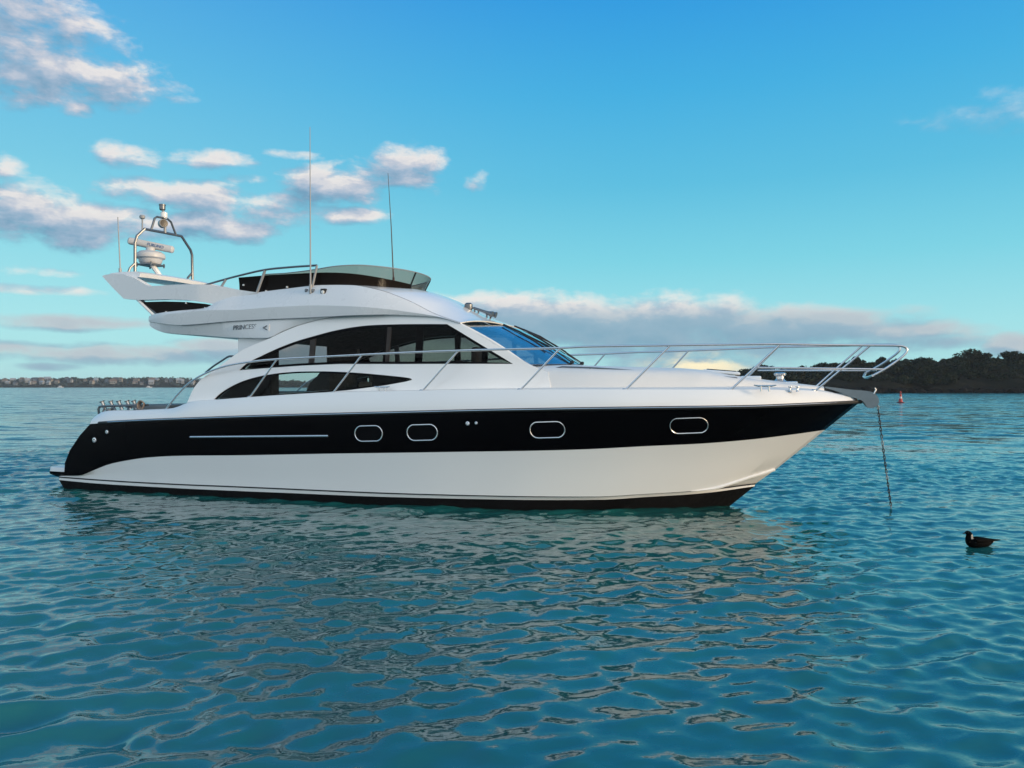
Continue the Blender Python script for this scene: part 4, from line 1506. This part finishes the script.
# ------------------------------------------------------------------ water
def water_material():
    m = bpy.data.materials.new('sea_water')
    m.use_nodes = True
    N = NT(m.node_tree)
    p = m.node_tree.nodes['Principled BSDF']
    p.inputs['Roughness'].default_value = 0.03
    p.inputs['IOR'].default_value = 1.58
    p.inputs['Specular IOR Level'].default_value = 1.0
    g = N.new('ShaderNodeNewGeometry')
    pos = g.outputs['Position']
    big = N.noise(pos, 0.12, 3, 0.5)
    c = N.mix(N.maprange(big, 0.35, 0.65), (0.007, 0.088, 0.088, 1), (0.012, 0.130, 0.120, 1))
    N.l.new(c, p.inputs['Base Color'])
    mp = N.new('ShaderNodeMapping')
    mp.inputs['Rotation'].default_value = (0, 0, R(-12))
    mp.inputs['Scale'].default_value = (0.5, 1.0, 1.0)
    N.l.new(pos, mp.inputs['Vector'])
    v = mp.outputs[0]
    sepp = N.new('ShaderNodeSeparateXYZ')
    N.l.new(pos, sepp.inputs[0])
    far = N.maprange(sepp.outputs[1], 19.0, 34.0, 0.0, 1.0)
    patch = N.maprange(N.noise(v, 0.07, 4, 0.65), 0.3, 0.7, 0.75, 1.3)

    def slope(scale, detail, k, rough=0.55):
        nd = N.new('ShaderNodeTexNoise')
        N.l.new(v, nd.inputs['Vector'])
        nd.inputs['Scale'].default_value = scale
        nd.inputs['Detail'].default_value = detail
        nd.inputs['Roughness'].default_value = rough
        sb = N.new('ShaderNodeVectorMath', operation='SUBTRACT')
        N.l.new(nd.outputs['Color'], sb.inputs[0])
        sb.inputs[1].default_value = (0.5, 0.5, 0.5)
        sc = N.new('ShaderNodeVectorMath', operation='SCALE')
        N.l.new(sb.outputs[0], sc.inputs[0])
        N.put(sc.inputs['Scale'], k)
        return sc.outputs[0]

    def add(a, b_):
        nd = N.new('ShaderNodeVectorMath', operation='ADD')
        N.l.new(a, nd.inputs[0])
        N.l.new(b_, nd.inputs[1])
        return nd.outputs[0]

    near_k = N.math('MULTIPLY', patch, 0.42)
    far_k = N.math('MULTIPLY', N.math('MULTIPLY', patch, far), 1.4)
    N.put(p.inputs['Roughness'], N.math('ADD', 0.075, N.math('MULTIPLY', far, 0.03)))
    sl = add(add(add(slope(9.0, 6, near_k, 0.72), slope(3.2, 3, N.math('MULTIPLY', patch, 0.22))), slope(1.1, 4, far_k)), slope(0.22, 2, N.math('MULTIPLY', far, 0.45)))
    flat = N.new('ShaderNodeVectorMath', operation='MULTIPLY')
    N.l.new(sl, flat.inputs[0])
    flat.inputs[1].default_value = (0.6, 1.0, 0.0)
    skew = N.new('ShaderNodeCombineXYZ')             # far normals tipped towards the camera so they mirror higher, brighter sky
    N.put(skew.inputs[1], N.math('MULTIPLY', far, -0.05))
    nn = N.new('ShaderNodeVectorMath', operation='NORMALIZE')
    N.l.new(add(add(g.outputs['Normal'], flat.outputs[0]), skew.outputs[0]), nn.inputs[0])
    N.l.new(nn.outputs[0], p.inputs['Normal'])
    return m


M['water'] = water_material()


def waves(x, y, seed=5):
    r = np.random.default_rng(seed)
    z = np.zeros_like(x)
    dx = np.zeros_like(x)
    dy = np.zeros_like(x)
    env = np.zeros_like(x)
    for _ in range(8):                         # slow patchiness of the wind
        lam = r.uniform(4, 11)
        a = r.uniform(0, 2 * np.pi)
        env += np.sin((np.cos(a) * x + np.sin(a) * y) * 2 * np.pi / lam + r.uniform(0, 6.28))
    env = 1.0 + 0.22 * env / 2.0
    for lam, st, n, spread in ((2.8, 0.008, 6, 0.5), (1.5, 0.012, 12, 0.6), (0.85, 0.017, 20, 0.75), (0.5, 0.030, 28, 0.9), (0.31, 0.034, 30, 1.1), (0.2, 0.026, 30, 1.25)):
        for _ in range(n):
            l_ = lam * r.uniform(0.75, 1.3)
            a = R(-76) + r.normal(0, spread * 0.6)
            k = 2 * np.pi / l_
            am = st / k * r.uniform(0.6, 1.3)
            ph = (np.cos(a) * x + np.sin(a) * y) * k + r.uniform(0, 6.28)
            ph = ph + 0.5 * np.sin((np.cos(a + 1.3) * x + np.sin(a + 1.3) * y) * k * 0.31 + r.uniform(0, 6.28))
            e = env if lam < 2 else 1.0
            z += am * np.cos(ph) * e
            dx -= am * np.cos(a) * np.sin(ph) * 0.8
            dy -= am * np.sin(a) * np.sin(ph) * 0.8
    return z, dx, dy


def add_grid(name, xs, ys, zf, mat):
    X, Y = np.meshgrid(xs, ys)
    z, dx, dy = zf(X, Y)
    co = np.stack([X + dx, Y + dy, z], -1).reshape(-1, 3)
    nx, ny = len(xs), len(ys)
    i = np.arange(nx * ny).reshape(ny, nx)
    q = np.stack([i[:-1, :-1], i[:-1, 1:], i[1:, 1:], i[1:, :-1]], -1).reshape(-1, 4)
    me = bpy.data.meshes.new(name)
    me.vertices.add(len(co))
    me.vertices.foreach_set('co', co.ravel())
    me.loops.add(q.size)
    me.loops.foreach_set('vertex_index', q.ravel().astype(np.int32))
    me.polygons.add(len(q))
    me.polygons.foreach_set('loop_start', np.arange(0, q.size, 4, dtype=np.int32))
    me.polygons.foreach_set('loop_total', np.full(len(q), 4, dtype=np.int32))
    me.polygons.foreach_set('use_smooth', np.ones(len(q), dtype=bool))
    me.update(calc_edges=True)
    me.validate()
    me.materials.append(mat)
    o = bpy.data.objects.new(name, me)
    COL.objects.link(o)
    return o


def spaced(edges):
    """edges: (start, stop, step) runs"""
    out_ = []
    for a, c, st in edges:
        out_ += list(np.arange(a, c - 1e-6, st))
    return np.array(out_ + [edges[-1][1]])


def water_z(X, Y):
    z, dx, dy = waves(X, Y)
    fx = np.clip((46 - np.abs(X)) / 20, 0, 1)
    fy = np.clip((36 - Y) / 14, 0, 1) * np.clip((Y + 12) / 6, 0, 1)
    f = fx * fy * (1.0 - 0.45 * np.exp(-((X + 2.0 - 0.2 * (13 - Y)) / 6.5) ** 2 - ((Y - 12.0) / 2.4) ** 2))
    return z * f, dx * f, dy * f


xs = spaced([(-2000, -800, 400), (-800, -100, 100), (-100, -46, 9), (-46, -16, 0.5), (-16, -10, 0.09), (-10, 10, 0.045), (10, 16, 0.09), (16, 46, 0.5), (46, 100, 9), (100, 800, 100), (800, 1200, 400)])
ys = spaced([(-400, -40, 60), (-40, -12, 7), (-12, 2.5, 0.5), (2.5, 12, 0.034), (12, 24, 0.06), (24, 60, 0.25), (60, 120, 6), (120, 800, 40), (800, 2400, 400)])
sea = add_grid('sea', xs, ys, water_z, M['water'])
tag(sea, kind='structure')

# ------------------------------------------------------------------ land
def land_material(name, c0, c1, scale):
    m = bpy.data.materials.new(name)
    m.use_nodes = True
    N = NT(m.node_tree)
    p = m.node_tree.nodes['Principled BSDF']
    t = N.new('ShaderNodeTexCoord')
    f = N.noise(t.outputs['Object'], scale, 5, 0.6)
    N.l.new(N.mix(N.maprange(f, 0.35, 0.65), (*c0, 1), (*c1, 1)), p.inputs['Base Color'])
    p.inputs['Roughness'].default_value = 0.95
    p.inputs['Specular IOR Level'].default_value = 0.1
    return m


def leaf_material(name, c0, c1):
    m = land_material(name, c0, c1, 0.35)
    p = m.node_tree.nodes['Principled BSDF']
    p.inputs['Roughness'].default_value = 0.8
    return m


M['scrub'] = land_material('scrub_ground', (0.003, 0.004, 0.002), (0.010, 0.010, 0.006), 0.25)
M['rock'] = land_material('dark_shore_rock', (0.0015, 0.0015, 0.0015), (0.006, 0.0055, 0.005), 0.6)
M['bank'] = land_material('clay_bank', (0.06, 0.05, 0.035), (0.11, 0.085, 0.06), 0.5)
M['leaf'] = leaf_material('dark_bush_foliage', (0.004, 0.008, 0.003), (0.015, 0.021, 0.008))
M['leaf_far'] = leaf_material('hazed_far_foliage', (0.016, 0.030, 0.032), (0.045, 0.066, 0.062))  # distance haze put into the colour: foliage shifted towards blue-grey
M['bark'] = material('bark', (0.03, 0.055, 0.04), 0.9, var=0.3)

HD = 235.0          # distance of the headland


def far_pt(x, y, dist):
    return (x - 512) / FOCAL * dist, CAM_H - (y - HORIZON) / FOCAL * dist


sky_px = [(560, 384), (640, 379), (690, 376), (735, 372), (750, 368.6), (763, 367), (782, 368), (804, 366), (832, 362), (857, 359.5), (884, 360), (902, 359.6), (918, 358.6), (932, 359.4), (945, 359.4), (959, 355), (979, 354.6), (990, 357.6), (1007, 355.6), (1024, 353), (1080, 352), (1200, 354), (1400, 358)]
ridge = pchip([far_pt(x, y, HD + 14)[0] for x, y in sky_px], [far_pt(x, y, HD + 14)[1] for x, y in sky_px])


def headland_z(X, Y):
    z = np.zeros_like(X)
    for i in range(X.shape[0]):
        for k in range(X.shape[1]):
            x, y = X[i, k], Y[i, k]
            sh = HD - 6 + 2.0 * math.sin(x * 0.11) + 1.2 * math.sin(x * 0.31 + 1)
            f = (y - sh) / 22.0
            h = max(0.6, ridge(x) - 2.6)
            if f < 0:
                zz = -0.4 + f
            else:
                zz = 0.1 + 2.2 * min(1, f / 0.08) + (h - 2.3) * (1 - (1 - min(1, max(0, f - 0.08))) ** 2) if h > 2.3 else h * min(1, f / 0.2)
            z[i, k] = zz + 0.3 * math.sin(x * 0.9 + y) * (1 if f > 0.02 else 0)
    return z, np.zeros_like(X), np.zeros_like(X)


xr = np.arange(10, 300, 2.0)
hl = add_grid('headland', xr, np.concatenate([np.arange(226, 236, 0.8), np.arange(236, 300, 3.0)]), headland_z, M['scrub'])
tag(hl, kind='structure')
# rocks: dark tumbled shore below the trees
b = MB()
bm = bmesh.new()
bmesh.ops.create_icosphere(bm, subdivisions=1, radius=1.0)
ico_v = [v.co.copy() for v in bm.verts]
ico_f = [[v.index for v in f.verts] for f in bm.faces]
bm.free()
for i in range(420):
    x = random.uniform(14, 225)
    sh = HD - 6 + 2.0 * math.sin(x * 0.11) + 1.2 * math.sin(x * 0.31 + 1)
    r_ = random.uniform(0.7, 2.0)
    c = Vector((x, sh + random.uniform(-1.2, 2.2), random.uniform(0.0, 1.0)))
    b.add([c + Vector((v.x * r_ * random.uniform(0.9, 1.6), v.y * r_, v.z * r_ * random.uniform(0.5, 0.9))) for v in ico_v], ico_f)
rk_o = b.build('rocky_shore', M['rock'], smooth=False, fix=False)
tag(rk_o, kind='structure')


def leaf_cloud(c, rad, n, size, r):
    """leaf-sized faces spread through a lumpy crown"""
    k = r.integers(5, 9)
    lob = np.array([0, 0, 0.15]) + r.normal(0, 0.42, (k, 3)) * np.array([1, 1, 0.6])
    lr = r.uniform(0.38, 0.62, k)
    pick = r.integers(0, k, n)
    d = r.normal(0, 1, (n, 3))
    d /= np.linalg.norm(d, axis=1)[:, None]
    q = lob[pick] + d * (lr[pick] * r.uniform(0.55, 1.05, n))[:, None]
    q = np.array(c) + q * np.array(rad)
    nn = d + r.normal(0, 0.55, (n, 3))
    nn /= np.linalg.norm(nn, axis=1)[:, None]
    up = np.tile([0.31, 0.2, 0.93], (n, 1)) + r.normal(0, 0.3, (n, 3))
    a = np.cross(nn, up)
    a /= np.linalg.norm(a, axis=1)[:, None] + 1e-9
    bb = np.cross(nn, a)
    s = (size * r.uniform(0.6, 1.4, n))[:, None]
    return np.stack([q - a * s - bb * s * 0.5, q + a * s * 0.2 - bb * s * 0.8, q + a * s + bb * s * 0.4, q - a * s * 0.2 + bb * s * 0.9], 1)


def quads_object(name, quads, mat, parent=None):
    v = quads.reshape(-1, 3)
    n = len(quads)
    me = bpy.data.meshes.new(name)
    me.vertices.add(len(v))
    me.vertices.foreach_set('co', v.ravel())
    me.loops.add(n * 4)
    me.loops.foreach_set('vertex_index', np.arange(n * 4, dtype=np.int32))
    me.polygons.add(n)
    me.polygons.foreach_set('loop_start', np.arange(0, n * 4, 4, dtype=np.int32))
    me.polygons.foreach_set('loop_total', np.full(n, 4, dtype=np.int32))
    me.update(calc_edges=True)
    me.materials.append(mat)
    o = bpy.data.objects.new(name, me)
    COL.objects.link(o)
    if parent:
        o.parent = parent
    return o


quads = []
for i in range(620):
    x = random.uniform(55, 215)
    f = random.random() ** 0.8
    y = HD - 3 + 21 * f
    h = max(0.6, ridge(x) - 2.6)
    zt = 2.4 + (h - 2.3) * (1 - (1 - f) ** 2) if h > 2.3 else h
    rr = random.uniform(1.5, 2.3) * (0.55 if x < 75 else 1)
    quads.append(leaf_cloud((x, y, zt + rr * 0.35), (rr * 1.15, rr, rr * 0.8), 260, 0.34, rng))
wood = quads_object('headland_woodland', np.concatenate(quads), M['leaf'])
tag(wood, 'dark bush covering the low headland behind the bow', 'woodland', kind='stuff')


def tree(x_px, y_px, width_px, label, dist=HD + 12, group=None):
    x, ztop = far_pt(x_px, y_px, dist)
    w = width_px / FOCAL * dist / 2
    h = max(0.6, ridge(x) - 2.9)
    root = empty('bush_tree', (x, dist, h - 0.5))
    tag(root, label, 'tree', group)
    hh = ztop - h + 0.5
    b = MB()
    b.tube([(0, 0, -0.3), (0.1, 0, hh * 0.4), (0.05, 0.1, hh * 0.8)], [0.28, 0.2, 0.08], 7)
    for a in (0.4, 2.3, 4.4):
        b.tube([(0.08, 0, hh * 0.35), (w * 0.5 * math.cos(a), w * 0.5 * math.sin(a), hh * 0.7)], [0.12, 0.05], 6)
    b.build('trunk', M['bark'], root)
    q = leaf_cloud((0, 0, hh * 0.62), (w * 0.95, w * 0.9, hh * 0.45), 900, 0.26, rng)
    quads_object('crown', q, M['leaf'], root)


tree(968, 351.4, 30, 'tallest broad tree standing up on the headland skyline')
tree(985, 353.6, 16, 'round tree just right of the tallest one on the skyline')
tree(884, 358.2, 14, 'small rounded tree on the skyline right of the pulpit rail')
tree(858, 357.8, 16, 'rounded tree on the skyline behind the pulpit rail')
tree(1016, 350.4, 26, 'dark tree at the right edge of the headland skyline')
tree(920, 357.4, 18, 'low spreading tree on the skyline above the red buoy')
tree(764, 364.6, 12, 'first lone tree where the headland rises behind the foredeck')

# far shore to the left: low wooded land with houses
FD = 1080.0
far_px = [(-200, 379), (0, 379.5), (20, 379), (45, 378.6), (75, 378), (110, 378.4), (140, 378.2), (165, 378), (190, 378.6), (215, 379.8), (260, 380.4), (320, 382), (420, 384), (520, 386)]
fr_ridge = pchip([far_pt(x, y, FD + 40)[0] for x, y in far_px], [far_pt(x, y, FD + 40)[1] for x, y in far_px])


def far_z(X, Y):
    h = np.vectorize(lambda x: max(0.5, fr_ridge(x) - 3.0))(X)
    f = np.clip((Y - FD) / 45.0, 0, 1)
    z = np.where(Y < FD, -0.6, 0.6 + h * (1 - (1 - f) ** 2))
    return z, X * 0, X * 0


fs = add_grid('far_shore', np.arange(-1200, 60, 12.0), np.concatenate([np.arange(FD - 8, FD + 50, 4.0), np.arange(FD + 50, FD + 300, 50.0)]), far_z, M['scrub'])
tag(fs, kind='structure')
quads = []
for i in range(900):
    x = random.uniform(-1020, 20)
    f = random.random()
    rr = random.uniform(2.5, 5.0)
    h = max(0.5, fr_ridge(x) - 3.0)
    zt = 0.6 + h * (1 - (1 - f) ** 2)
    quads.append(leaf_cloud((x, FD + 2 + 45 * f, zt + rr * 0.15), (rr * 1.3, rr, rr * 0.75), 70, 1.0, rng))
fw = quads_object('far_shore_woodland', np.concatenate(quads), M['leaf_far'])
tag(fw, 'low wooded slope along the far shore', 'woodland', kind='stuff')

wallm = {'white': material('white_weatherboard', (0.25, 0.26, 0.27), 0.7), 'cream': material('cream_plaster', (0.22, 0.205, 0.18), 0.7), 'grey': material('grey_cladding', (0.12, 0.135, 0.15), 0.7)}
roofm = {'white': material('grey_iron_roof', (0.25, 0.26, 0.28), 0.6), 'cream': material('rust_tile_roof', (0.14, 0.095, 0.075), 0.7), 'grey': material('dark_roof', (0.06, 0.06, 0.07), 0.6)}
M['house_glass'] = material('house_window', (0.02, 0.025, 0.03), 0.1)
protos = {}
for k in ('white', 'cream', 'grey'):
    b = MB()
    L2, W2, H2 = 4.6, 3.4, 3.1
    b.box((0, 0, H2 / 2), (2 * L2, 2 * W2, H2))
    for wx in (-2.8, 0, 2.8):
        b.box((wx, -W2 - 0.01, 1.7), (1.5, 0.08, 1.3), 2)
    r_ = [(-L2 - 0.4, -W2 - 0.4, H2), (L2 + 0.4, -W2 - 0.4, H2), (L2 + 0.4, W2 + 0.4, H2), (-L2 - 0.4, W2 + 0.4, H2), (-L2 - 0.4, 0, H2 + 2.1), (L2 + 0.4, 0, H2 + 2.1)]
    b.add(r_, [(0, 1, 5, 4), (2, 3, 4, 5), (0, 4, 3), (1, 2, 5), (0, 3, 2, 1)], 1)
    protos[k] = b.build('house', [wallm[k], roofm[k], M['house_glass']], smooth=False)
used = set()
hr_ = random.Random(21)
for i in range(58):
    k = hr_.choice(['white', 'white', 'cream', 'grey', 'cream'])
    px_ = hr_.uniform(2, 232)
    f = hr_.random() ** 0.8 * 0.8
    x = (px_ - 512) / FOCAL * (FD + 8 + 30 * f)
    h = max(0.5, fr_ridge(x) - 3.0)
    z = 0.4 + h * (1 - (1 - (6 + 30 * f) / 45) ** 2)
    if k in used:
        o = protos[k].copy()
        COL.objects.link(o)
    else:
        o = protos[k]
        used.add(k)
    sc_ = hr_.uniform(0.35, 0.75)
    o.scale = (sc_ * hr_.uniform(0.8, 1.4), sc_, hr_.uniform(0.8, 1.3))
    o.location = (x, FD + 2 + 30 * f, z)
    o.rotation_euler = (0, 0, hr_.uniform(-0.5, 0.5))
    words_ = {'white': 'tiny white house with grey roof among trees on the far shore',
              'cream': 'tiny cream house with rusty tiled roof among trees on the far shore',
              'grey': 'tiny grey house with dark roof among trees on the far shore'}[k]
    tag(o, words_, 'house', k + ' houses along the far shore')
# small boats at the foot of the far shore
bmb = MB()
pr = [(-4.0, 0), (-3.8, 1.2), (0, 1.5), (2.8, 1.0), (4.6, 0)]
VV = [(x, y, 0.9 + 0.1 * (x > 2)) for x, y in pr] + [(x, -y, 0.9 + 0.1 * (x > 2)) for x, y in pr[1:-1]][::-1]
n_ = len(VV)
VV2 = [(x * 0.9, y * 0.8, -0.2) for x, y, z in VV]
bmb.add(VV + VV2, [tuple(range(n_))] + [tuple(range(2 * n_ - 1, n_ - 1, -1))] + [(i, i + n_, (i + 1) % n_ + n_, (i + 1) % n_) for i in range(n_)])
bmb.box((-0.5, 0, 1.6), (3.4, 2.0, 1.4), 0, None, 0.3)
sb = bmb.build('launch', M['plastic'], smooth=False)
for i, (px_, lab) in enumerate(((60.5, 'left of the two tiny white launches under the far shore'), (149, 'right of the two tiny white launches under the far shore'))):
    o = sb if i == 0 else sb.copy()
    if i:
        COL.objects.link(o)
    o.location = ((px_ - 512) / FOCAL * (FD - 40), FD - 40, 0)
    tag(o, lab, 'boat')

# ------------------------------------------------------------------ sea haze
hz = bpy.data.materials.new('sea_haze')
hz.use_nodes = True
N = NT(hz.node_tree)
N.n.clear()
o_ = N.new('ShaderNodeOutputMaterial')
pv = N.new('ShaderNodeVolumePrincipled')
pv.inputs['Color'].default_value = (0.80, 0.88, 0.95, 1)
pv.inputs['Density'].default_value = HAZE
pv.inputs['Anisotropy'].default_value = 0.0
N.l.new(pv.outputs[0], o_.inputs['Volume'])
b = MB()
b.box(((-2100 + 1300) / 2, (-450 + 2500) / 2, (22 - 4) / 2), (3400, 2950, 26))
haze = b.build('haze', hz, smooth=False)
tag(haze, kind='stuff')

# ------------------------------------------------------------------ red channel buoy
M['buoy'] = material('red_buoy_paint', (0.42, 0.035, 0.03), 0.5, var=0.15)
M['buoy_dark'] = material('dark_red_float', (0.10, 0.015, 0.015), 0.6)
M['buoy_pale'] = material('pale_band', (0.62, 0.50, 0.47), 0.5)
bd = CAM_H * FOCAL / (403.0 - HORIZON)
bx_ = (900.6 - 512) / FOCAL * bd
buoy = empty('channel_buoy', (bx_, bd, -0.08))
buoy.scale = (0.72, 0.72, 0.92)
tag(buoy, 'slim red channel marker buoy floating off the headland', 'buoy')
MB().lathe((0, 0, 0), [(0.2, -0.3), (0.62, -0.15), (0.68, 0.1), (0.5, 0.24), (0.001, 0.24)], 18).build('float', M['buoy_dark'], buoy)
b = MB()
b.lathe((0, 0, 0), [(0.36, 0.22), (0.27, 0.5), (0.24, 0.7)], 14, 0)
b.lathe((0, 0, 0), [(0.24, 0.7), (0.20, 0.95)], 14, 1)
b.lathe((0, 0, 0), [(0.20, 0.95), (0.13, 1.3), (0.001, 1.32)], 14, 0)
b.build('tower', [M['buoy'], M['buoy_pale']], buoy)
MB().tube([(0, 0, 1.28), (0, 0, 1.42)], 0.05, 8).lathe((0, 0, 1.40), [(0.11, 0), (0.13, 0.08), (0.11, 0.2), (0.05, 0.26), (0.001, 0.27)], 12).build('lantern', M['buoy'], buoy)

# ------------------------------------------------------------------ seabird resting on the water
M['bird_dark'] = material('dark_brown_plumage', (0.003, 0.0028, 0.0028), 0.8, spec=0.05, var=0.4, vscale=30)
M['bird_pale'] = material('pale_neck_plumage', (0.30, 0.29, 0.26), 0.85, var=0.2, vscale=40)
M['bird_white'] = material('white_tail_plumage', (0.55, 0.52, 0.48), 0.85)
M['bill'] = material('dark_bill', (0.02, 0.018, 0.016), 0.4)
by_ = CAM_H * FOCAL / (546.5 - HORIZON)
bird = empty('seabird', ((980 - 512) / FOCAL * by_, by_, 0))
bird.scale = (0.93, 0.93, 0.93)
tag(bird, 'dark brown seabird with pale nape floating on the water, facing left', 'bird')
# one continuous body swept from the rump over breast and neck to the face
path = [(0.205, 0.085, 0.006, 0.006), (0.17, 0.075, 0.03, 0.02), (0.11, 0.058, 0.062, 0.048), (0.03, 0.045, 0.088, 0.070), (-0.06, 0.045, 0.092, 0.078), (-0.12, 0.062, 0.078, 0.072),
        (-0.148, 0.100, 0.058, 0.056), (-0.150, 0.132, 0.044, 0.046), (-0.150, 0.158, 0.042, 0.044), (-0.163, 0.184, 0.040, 0.038), (-0.188, 0.192, 0.030, 0.028), (-0.206, 0.190, 0.015, 0.015), (-0.214, 0.188, 0.004, 0.004)]
VV, FF, MI = [], [], []
n_ = 16
fine = smooth_px([p_[:2] + p_[2:] for p_ in path], per=3)
for i, (x, z, ry, rz) in enumerate(fine):
    a_, c_ = fine[max(i - 1, 0)], fine[min(i + 1, len(fine) - 1)]
    tx, tz = c_[0] - a_[0], c_[1] - a_[1]
    ln = math.hypot(tx, tz)
    nx_, nz_ = -tz / ln, tx / ln
    for k in range(n_):
        a = 2 * math.pi * k / n_
        VV.append((x + nx_ * math.sin(a) * max(rz, 0.003), math.cos(a) * max(ry, 0.003), z + nz_ * math.sin(a) * max(rz, 0.003)))
for i in range(len(fine) - 1):
    for k in range(n_):
        k2 = (k + 1) % n_
        FF.append((i * n_ + k, i * n_ + k2, (i + 1) * n_ + k2, (i + 1) * n_ + k))
        x, z = fine[i][0], fine[i][1]
        v0 = VV[i * n_ + k]
        MI.append(1 if (19 <= i <= 24 and v0[0] > -0.155) else (2 if i < 3 else 0))
FF += [tuple(range(n_)), tuple((len(fine) - 1) * n_ + k for k in range(n_))]
MI += [2, 0]
fix_normals(make_mesh('body', VV, FF, [M['bird_dark'], M['bird_pale'], M['bird_white']], MI, bird, angle=80))
MB().tube([(-0.205, 0, 0.188), (-0.230, 0, 0.186), (-0.248, 0, 0.178)], [0.011, 0.008, 0.002], 8).build('bill', M['bill'], bird)
for sd in (1, -1):
    b = MB()
    prof = [(-0.10, 0.105, 0.035), (-0.02, 0.108, 0.05), (0.08, 0.100, 0.042), (0.16, 0.098, 0.026), (0.23, 0.096, 0.013), (0.285, 0.094, 0.003)]
    VV, FF = [], []
    for x, z, h in prof:
        yb = 0.086 * max(0.12, 1 - max(0, (x + 0.02) / 0.30)) * sd
        for dz, dy in ((h * 0.5, -0.03 * sd), (h * 0.2, 0.006 * sd), (-h * 0.6, 0.012 * sd), (-h * 0.9, 0.0), (-h * 0.2, -0.02 * sd)):
            VV.append((x, yb + dy, z + dz))
    for i in range(len(prof) - 1):
        for k in range(5):
            k2 = (k + 1) % 5
            FF.append((i * 5 + k, i * 5 + k2, (i + 1) * 5 + k2, (i + 1) * 5 + k))
    FF += [tuple(range(5)), tuple(len(VV) - 5 + k for k in range(5))]
    b.add(VV, FF)
    b.build('wing', M['bird_dark'], bird, angle=60)
b = MB()
for sd in (1, -1):
    b.lathe((-0.182, 0.030 * sd, 0.198), [(0.001, -0.004), (0.005, 0), (0.001, 0.005)], 8, 0, 'Y')
b.build('eye', M['bill'], bird)
b = MB()
b.add([(0.16, 0.03, 0.088), (0.16, -0.03, 0.088), (0.265, -0.022, 0.092), (0.265, 0.022, 0.092), (0.16, 0.03, 0.076), (0.16, -0.03, 0.076), (0.265, -0.022, 0.088), (0.265, 0.022, 0.088)],
      [(0, 1, 2, 3), (7, 6, 5, 4), (0, 3, 7, 4), (1, 0, 4, 5), (2, 1, 5, 6), (3, 2, 6, 7)])
b.build('tail', M['bird_dark'], bird)
